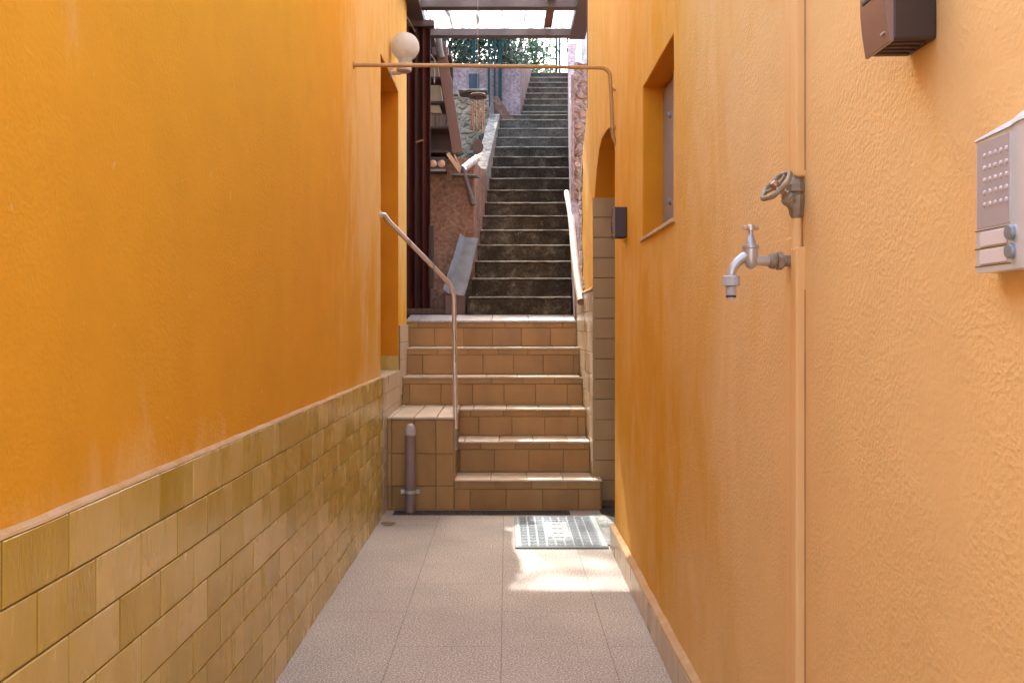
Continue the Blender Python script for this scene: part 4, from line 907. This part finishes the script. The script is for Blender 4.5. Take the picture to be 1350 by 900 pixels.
# galvanised gutter offcut on a wooden block
gt = thing('metal_channel', (-0.42, 7.75, 1.46), 'grey galvanised metal channel leaning against the pink wall by the stairs', 'channel')
def chan(p0, p1, w0, w1, parent, lip=0.05):
    b = MB(); p0 = Vector(p0); p1 = Vector(p1); d = (p1-p0).normalized(); s = Vector((1, 0, 0)); s = (s-d*s.dot(d)).normalized(); nrm = s.cross(d).normalized()
    if nrm.y > 0: nrm = -nrm
    sec = lambda p, w: [p-s*(w/2+0.04)+nrm*lip, p-s*w/2, p+s*w/2, p+s*w/2+nrm*lip*0.4, p+s*(w/2-0.006)+nrm*lip*0.4, p+s*(w/2-0.006)+nrm*0.006, p-s*(w/2-0.006)+nrm*0.006, p-s*(w/2+0.034)+nrm*lip]
    a = sec(p0, w0); c = sec(p1, w1); b.v += [tuple(q) for q in a+c]
    for i in range(8): j = (i+1) % 8; b.face((i, j, 8+j, 8+i))
    b.face((0, 1, 6, 7)); b.face((1, 2, 5, 6)); b.face((2, 3, 4, 5)); b.face((8, 9, 14, 15)); b.face((9, 10, 13, 14)); b.face((10, 11, 12, 13))
    return b.build('sheet', M['gutter'], parent, bevel=0.0015)
chan((-0.435, 7.60, 1.455), (-0.37, 7.78, 1.72), 0.15, 0.148, gt); chan((-0.375, 7.775, 1.70), (-0.322, 8.05, 1.99), 0.135, 0.130, gt, 0.045)
b = MB(); b.box((-0.53, 7.60, 1.295), (-0.355, 7.9, 1.45)); o = b.build('wooden_block', M['board_brown'], loc=(-0.44, 7.7, 1.295), bevel=0.004); tag(o, 'brown wooden block under the leaning galvanised channel', 'block')
# wind chime
wc_ = thing('wind_chime', (-0.208, 6.37, 2.3), 'wind chime with brown disc, copper rods and drop-shaped sail hanging over the steps', 'wind chime')
cx_, cy_ = -0.208, 6.37
b = MB(); b.lathe([(0.02, 0.015), (0.05, 0.012), (0.067, 0.0), (0.065, -0.015), (0.02, -0.017)], (cx_, cy_, 2.85), (0,0,1), 26); b.build('disc', M['bronze'], wc_, smooth=True)
for k in range(6):
    a = k*math.pi/3+0.3; x = cx_+0.045*math.cos(a); y = cy_+0.045*math.sin(a); l = 0.17+0.025*(k % 3)
    b = MB(); b.tube([(x, y, 2.80), (x, y, 2.80-l)], 0.005, 8); rd = b.build('rod', M['rod'], wc_, smooth=True)
    b = MB(); b.tube([(x, y, 2.84), (x, y, 2.80)], 0.001, 4); b.build('string', M['wire'], rd)
b = MB(); b.tube([(cx_, cy_, 3.73), (cx_, cy_, 2.54), (cx_, cy_, 2.24)], 0.0016, 5); b.build('string', M['wire'], wc_)
b = MB(); pts = []
for k in range(28):
    a = 2*math.pi*k/28; rr = 0.042; x = rr*math.sin(a); z = -0.048*math.cos(a)
    if z > 0: x *= (1-(z/0.062)**1.5*0.9); z *= 1.25
    pts.append((cx_+x, 2.482+z))
b.prism(pts, 1, cy_-0.005, cy_+0.005); b.build('sail', M['bronze'], wc_, bevel=0.002)

# ================================================================== canopy
cn = thing('canopy', (0, 7.75, 3.73), 'translucent corrugated canopy on dark steel beams over the alley', 'canopy')
yy = 7.75
while yy > 2.9:
    b = MB(); b.box((-0.69, yy-0.03, 3.733), (0.56, yy+0.03, 3.788)); b.build('beam', M['frame_dark'], cn, bevel=0.003)
    b = MB(); b.box((-0.69, yy-0.045, 3.722), (0.56, yy+0.045, 3.7325)); b.build('flange', M['frame_dark'], cn, bevel=0.001)
    yy -= 0.69
b = MB(); b.box((-0.786, 2.9, 3.71), (-0.682, 7.80, 3.79)); b.build('side_rail', M['frame_dark'], cn, bevel=0.004)
b = MB(); b.box((0.553, 2.9, 3.715), (0.576, 6.30, 3.79)); b.box((0.553, 6.36, 3.715), (0.69, 7.80, 3.79)); b.build('side_rail', M['frame_dark'], cn, bevel=0.004)
b = MB(); b.box((0.325, 6.5, 3.782), (0.392, 7.70, 3.792)); b.build('batten', M['board_brown'], cn)
b = MB(); nx = 120; xs_ = [(-0.81+1.55*i/nx) for i in range(nx+1)]
ys_ = (2.95, 7.86)
for y in ys_:
    for x in xs_: b.v.append((x, y, 3.812+0.014*math.sin(2*math.pi*x/0.076)))
for i in range(nx): b.face((i, i+1, nx+1+i+1, nx+1+i))
o = b.build('roof_sheet', M['poly'], cn, smooth=True, hard=180)
# the boxed strip of orange render where the canopy meets the right wall
b = MB(); b.hexa([(0.545, 5.6, 3.62), (0.583, 5.6, 3.62), (0.583, 6.30, 3.62), (0.545, 6.30, 3.62), (0.545, 5.6, 3.71), (0.583, 5.6, 3.71), (0.583, 6.30, 3.71), (0.545, 6.30, 3.71)]); b.build('corbel', M['opipe'], house2, bevel=0.01)

# ================================================================== green frame / fence posts and wire
fr = thing('steel_frame', (-0.2, 12.15, 4.1), 'dark green steel frame of posts and top rail in front of the mauve wall', 'frame')
for x, w, zb in ((-0.45, 0.045, 4.79), (-0.245, 0.03, 4.2), (-0.165, 0.025, 4.2), (-0.09, 0.045, 4.2)):
    b = MB(); b.box((x-w/2, 12.12-0.02, zb), (x+w/2, 12.12+0.02, 5.6)); b.build('post', M['teal'], fr)
b = MB(); b.box((-0.95, 12.06, 5.13), (0.83, 12.098, 5.185)); b.build('top_rail', M['frame_dark'], fr)
gp = thing('gate_post', (0.9, 15.75, 5.4), 'pair of slim teal gate posts at the top of the upper steps', 'post')
for x in (0.885, 0.945): b = MB(); b.box((x-0.018, 15.73, 5.3), (x+0.018, 15.77, 8.2)); b.build('post', M['teal'], gp)
b = MB(); b.tube([(0.64, 12.4, 5.29), (0.215, 12.4, 4.80)], 0.009, 6); o = b.build('stay_wire', M['frame_dark'], loc=(0.2, 12.4, 4.8)); tag(o, 'dark diagonal stay wire running down to the mauve wall top', 'wire')
b = MB(); b.box((-6, 17.0, 5.3), (6, 17.04, 5.36)); b.box((-6, 17.0, 6.2), (6, 17.04, 6.24))

# ================================================================== trees
def tree(name, base, top, crown, n, leafsz, mat, label, group=None, limbs=14, spread=1.0, clump=26, high=None):
    rnd = random.Random(hash(label) % 9999 if False else len(label)*13+n)
    t = thing(name, base, label, 'tree', group)
    b = MB(); base = Vector(base); top = Vector(top); P = []; rr = []
    for k in range(9):
        u = k/8; p = base.lerp(top, u)+Vector((math.sin(u*5+n)*0.06, math.cos(u*4)*0.05, 0)); P.append(p); rr.append(0.12*(1-u)*spread+0.02)
    b.tube(P, rr, 8); tips = []
    for i in range(limbs):
        s = P[rnd.randint(1, 4) if high else rnd.randint(3, 8)]; an = rnd.uniform(0, 6.28); c, rad = crown
        e = Vector((c[0]+rad[0]*math.cos(an)*rnd.uniform(.4, 1), c[1]+rad[1]*math.sin(an)*rnd.uniform(.3, 1), c[2]+rad[2]*rnd.uniform(-.8, .9)))
        m2 = s.lerp(e, 0.5)+Vector((rnd.uniform(-.15, .15), rnd.uniform(-.1, .1), rnd.uniform(0, .2)))
        b.tube([s, m2, e], [0.04*spread, 0.025*spread, 0.008], 6); tips += [m2, e]
        for q in range(3):
            e2 = e+Vector((rnd.uniform(-.5, .5), rnd.uniform(-.3, .3), rnd.uniform(-.4, .4)))*rad[0]*0.6; b.tube([m2.lerp(e, rnd.uniform(.3, 1)), e.lerp(e2, .6)+Vector((0, 0, .05)), e2], [0.014*spread, 0.01, 0.004], 5); tips.append(e2)
    b.build('trunk', M['bark'], t, smooth=True)
    L = MB(); c, rad = crown; made = 0
    while made < n:
        if rnd.random() < 0.55: cc = Vector(rnd.choice(tips))
        else:
            while True:
                q = Vector((rnd.uniform(-1, 1), rnd.uniform(-1, 1), rnd.uniform(-1, 1)))
                if 0.2 < q.length < 1: break
            cc = Vector((c[0]+q.x*rad[0], c[1]+q.y*rad[1], c[2]+q.z*rad[2]))
        tint = rnd.random()
        for k in range(clump):
            p = cc+Vector((rnd.gauss(0, .14), rnd.gauss(0, .14), rnd.gauss(0, .12)))*rad[0]**0.5
            a = Vector((rnd.gauss(0, 1), rnd.gauss(0, 1), rnd.gauss(0, 1))).normalized(); s = a.orthogonal().normalized(); l = leafsz*rnd.uniform(.6, 1.3)
            nn = len(L.v); L.v += [tuple(p-a*l/2), tuple(p+s*l*0.22), tuple(p+a*l/2), tuple(p-s*l*0.22)]; L.face((nn, nn+1, nn+2, nn+3), min(1, max(0, tint+rnd.uniform(-.25, .25))))
            made += 1
    if high:  # extra leaves far above the crown, added as a shade caster
        (hx, hy, hz), (ax, ay, az), hn, hl = high
        for k in range(hn):
            while True:
                q = Vector((rnd.uniform(-1, 1), rnd.uniform(-1, 1), rnd.uniform(-1, 1)))
                if q.length < 1: break
            p = Vector((hx+q.x*ax, hy+q.y*ay, hz+q.z*az)); a = Vector((rnd.gauss(0, 1), rnd.gauss(0, 1), rnd.gauss(0, 1))).normalized(); s = a.orthogonal().normalized(); l = hl*rnd.uniform(.6, 1.3)
            nn = len(L.v); L.v += [tuple(p-a*l/2), tuple(p+s*l*0.25), tuple(p+a*l/2), tuple(p-s*l*0.25)]; L.face((nn, nn+1, nn+2, nn+3), rnd.random())
    L.build('crown', mat, t)
    return t
tree('broadleaf_tree', (-1.3, 18.6, 5.4), (-1.6, 18.6, 13.5), ((-0.45, 18.2, 7.1), (0.85, 0.8, 1.1)), 9000, 0.10, M['leafdark'], 'dense dark leaved tree filling the gap behind the steel frame', limbs=20, high=((-1.9, 18.7, 13.6), (2.8, 2.8, 2.4), 9000, 0.14))  # high crown is out of view, added to dim the sun on the floor
tree('broadleaf_tree', (0.45, 20.0, 5.4), (0.35, 20.0, 8.0), ((0.28, 20.0, 7.5), (0.75, 0.8, 0.85)), 2100, 0.13, M['leafgreen'], 'bright green tree with a bare forked trunk, right of the dark tree', clump=18)
tree('bare_tree', (1.9, 23.0, 5.45), (1.5, 23.0, 9.0), ((1.3, 23.0, 8.0), (1.5, 1.0, 1.6)), 700, 0.09, M['leafdry'], 'thin branched sparse tree against white sky above the upper steps', limbs=26, spread=0.35, clump=6)
tree('bush', (1.3, 19.0, 5.4), (1.25, 19.0, 6.0), ((1.0, 19.0, 5.95), (0.8, 0.5, 0.45)), 1500, 0.09, M['leafgreen'], 'low green bush at the head of the upper steps', limbs=8, spread=0.4, clump=18)

# ================================================================== camera, light, world
cam = bpy.data.cameras.new('camera'); co = bpy.data.objects.new('camera', cam); COL.objects.link(co); SC.camera = co
co.location = (0, 0, 1.2); co.rotation_euler = (R(90), 0, 0)
cam.sensor_width = 36; cam.lens = 1165/1350*36; cam.shift_x = 7/1350; cam.shift_y = -22/1350; cam.clip_start = 0.02; cam.clip_end = 1000
sv = Vector((-0.158, 1.02, 1.0)).normalized()
sun = bpy.data.lights.new('sun', 'SUN'); so = bpy.data.objects.new('sun', sun); COL.objects.link(so)
sun.energy = 2.0; sun.angle = R(0.53); sun.color = (1.0, 0.965, 0.92); so.rotation_euler = sv.to_track_quat('Z', 'Y').to_euler(); so.location = (-2, 9, 9)
w = bpy.data.worlds.new('World'); SC.world = w; w.use_nodes = True; nt = w.node_tree; nt.nodes.clear()
sky = nt.nodes.new('ShaderNodeTexSky'); sky.sky_type = 'NISHITA'; sky.sun_disc = False; sky.sun_elevation = math.asin(sv.z); sky.sun_rotation = math.atan2(sv.x, sv.y); sky.dust_density = 4.0; sky.ozone_density = 0.9; sky.air_density = 1.0
bg = nt.nodes.new('ShaderNodeBackground'); bg.inputs['Strength'].default_value = 0.15; wo_ = nt.nodes.new('ShaderNodeOutputWorld')
nt.links.new(sky.outputs[0], bg.inputs['Color']); nt.links.new(bg.outputs[0], wo_.inputs['Surface'])
SC.view_settings.view_transform = 'Standard'; SC.view_settings.look = 'None'; SC.view_settings.gamma = 1; SC.view_settings.exposure = 2.92; SC.view_settings.use_curve_mapping = False
SC.render.engine = 'CYCLES'
SC.cycles.max_bounces = 10; SC.cycles.diffuse_bounces = 5; SC.cycles.glossy_bounces = 4; SC.cycles.transmission_bounces = 6
SC.cycles.use_denoising = True; SC.cycles.sample_clamp_indirect = 6
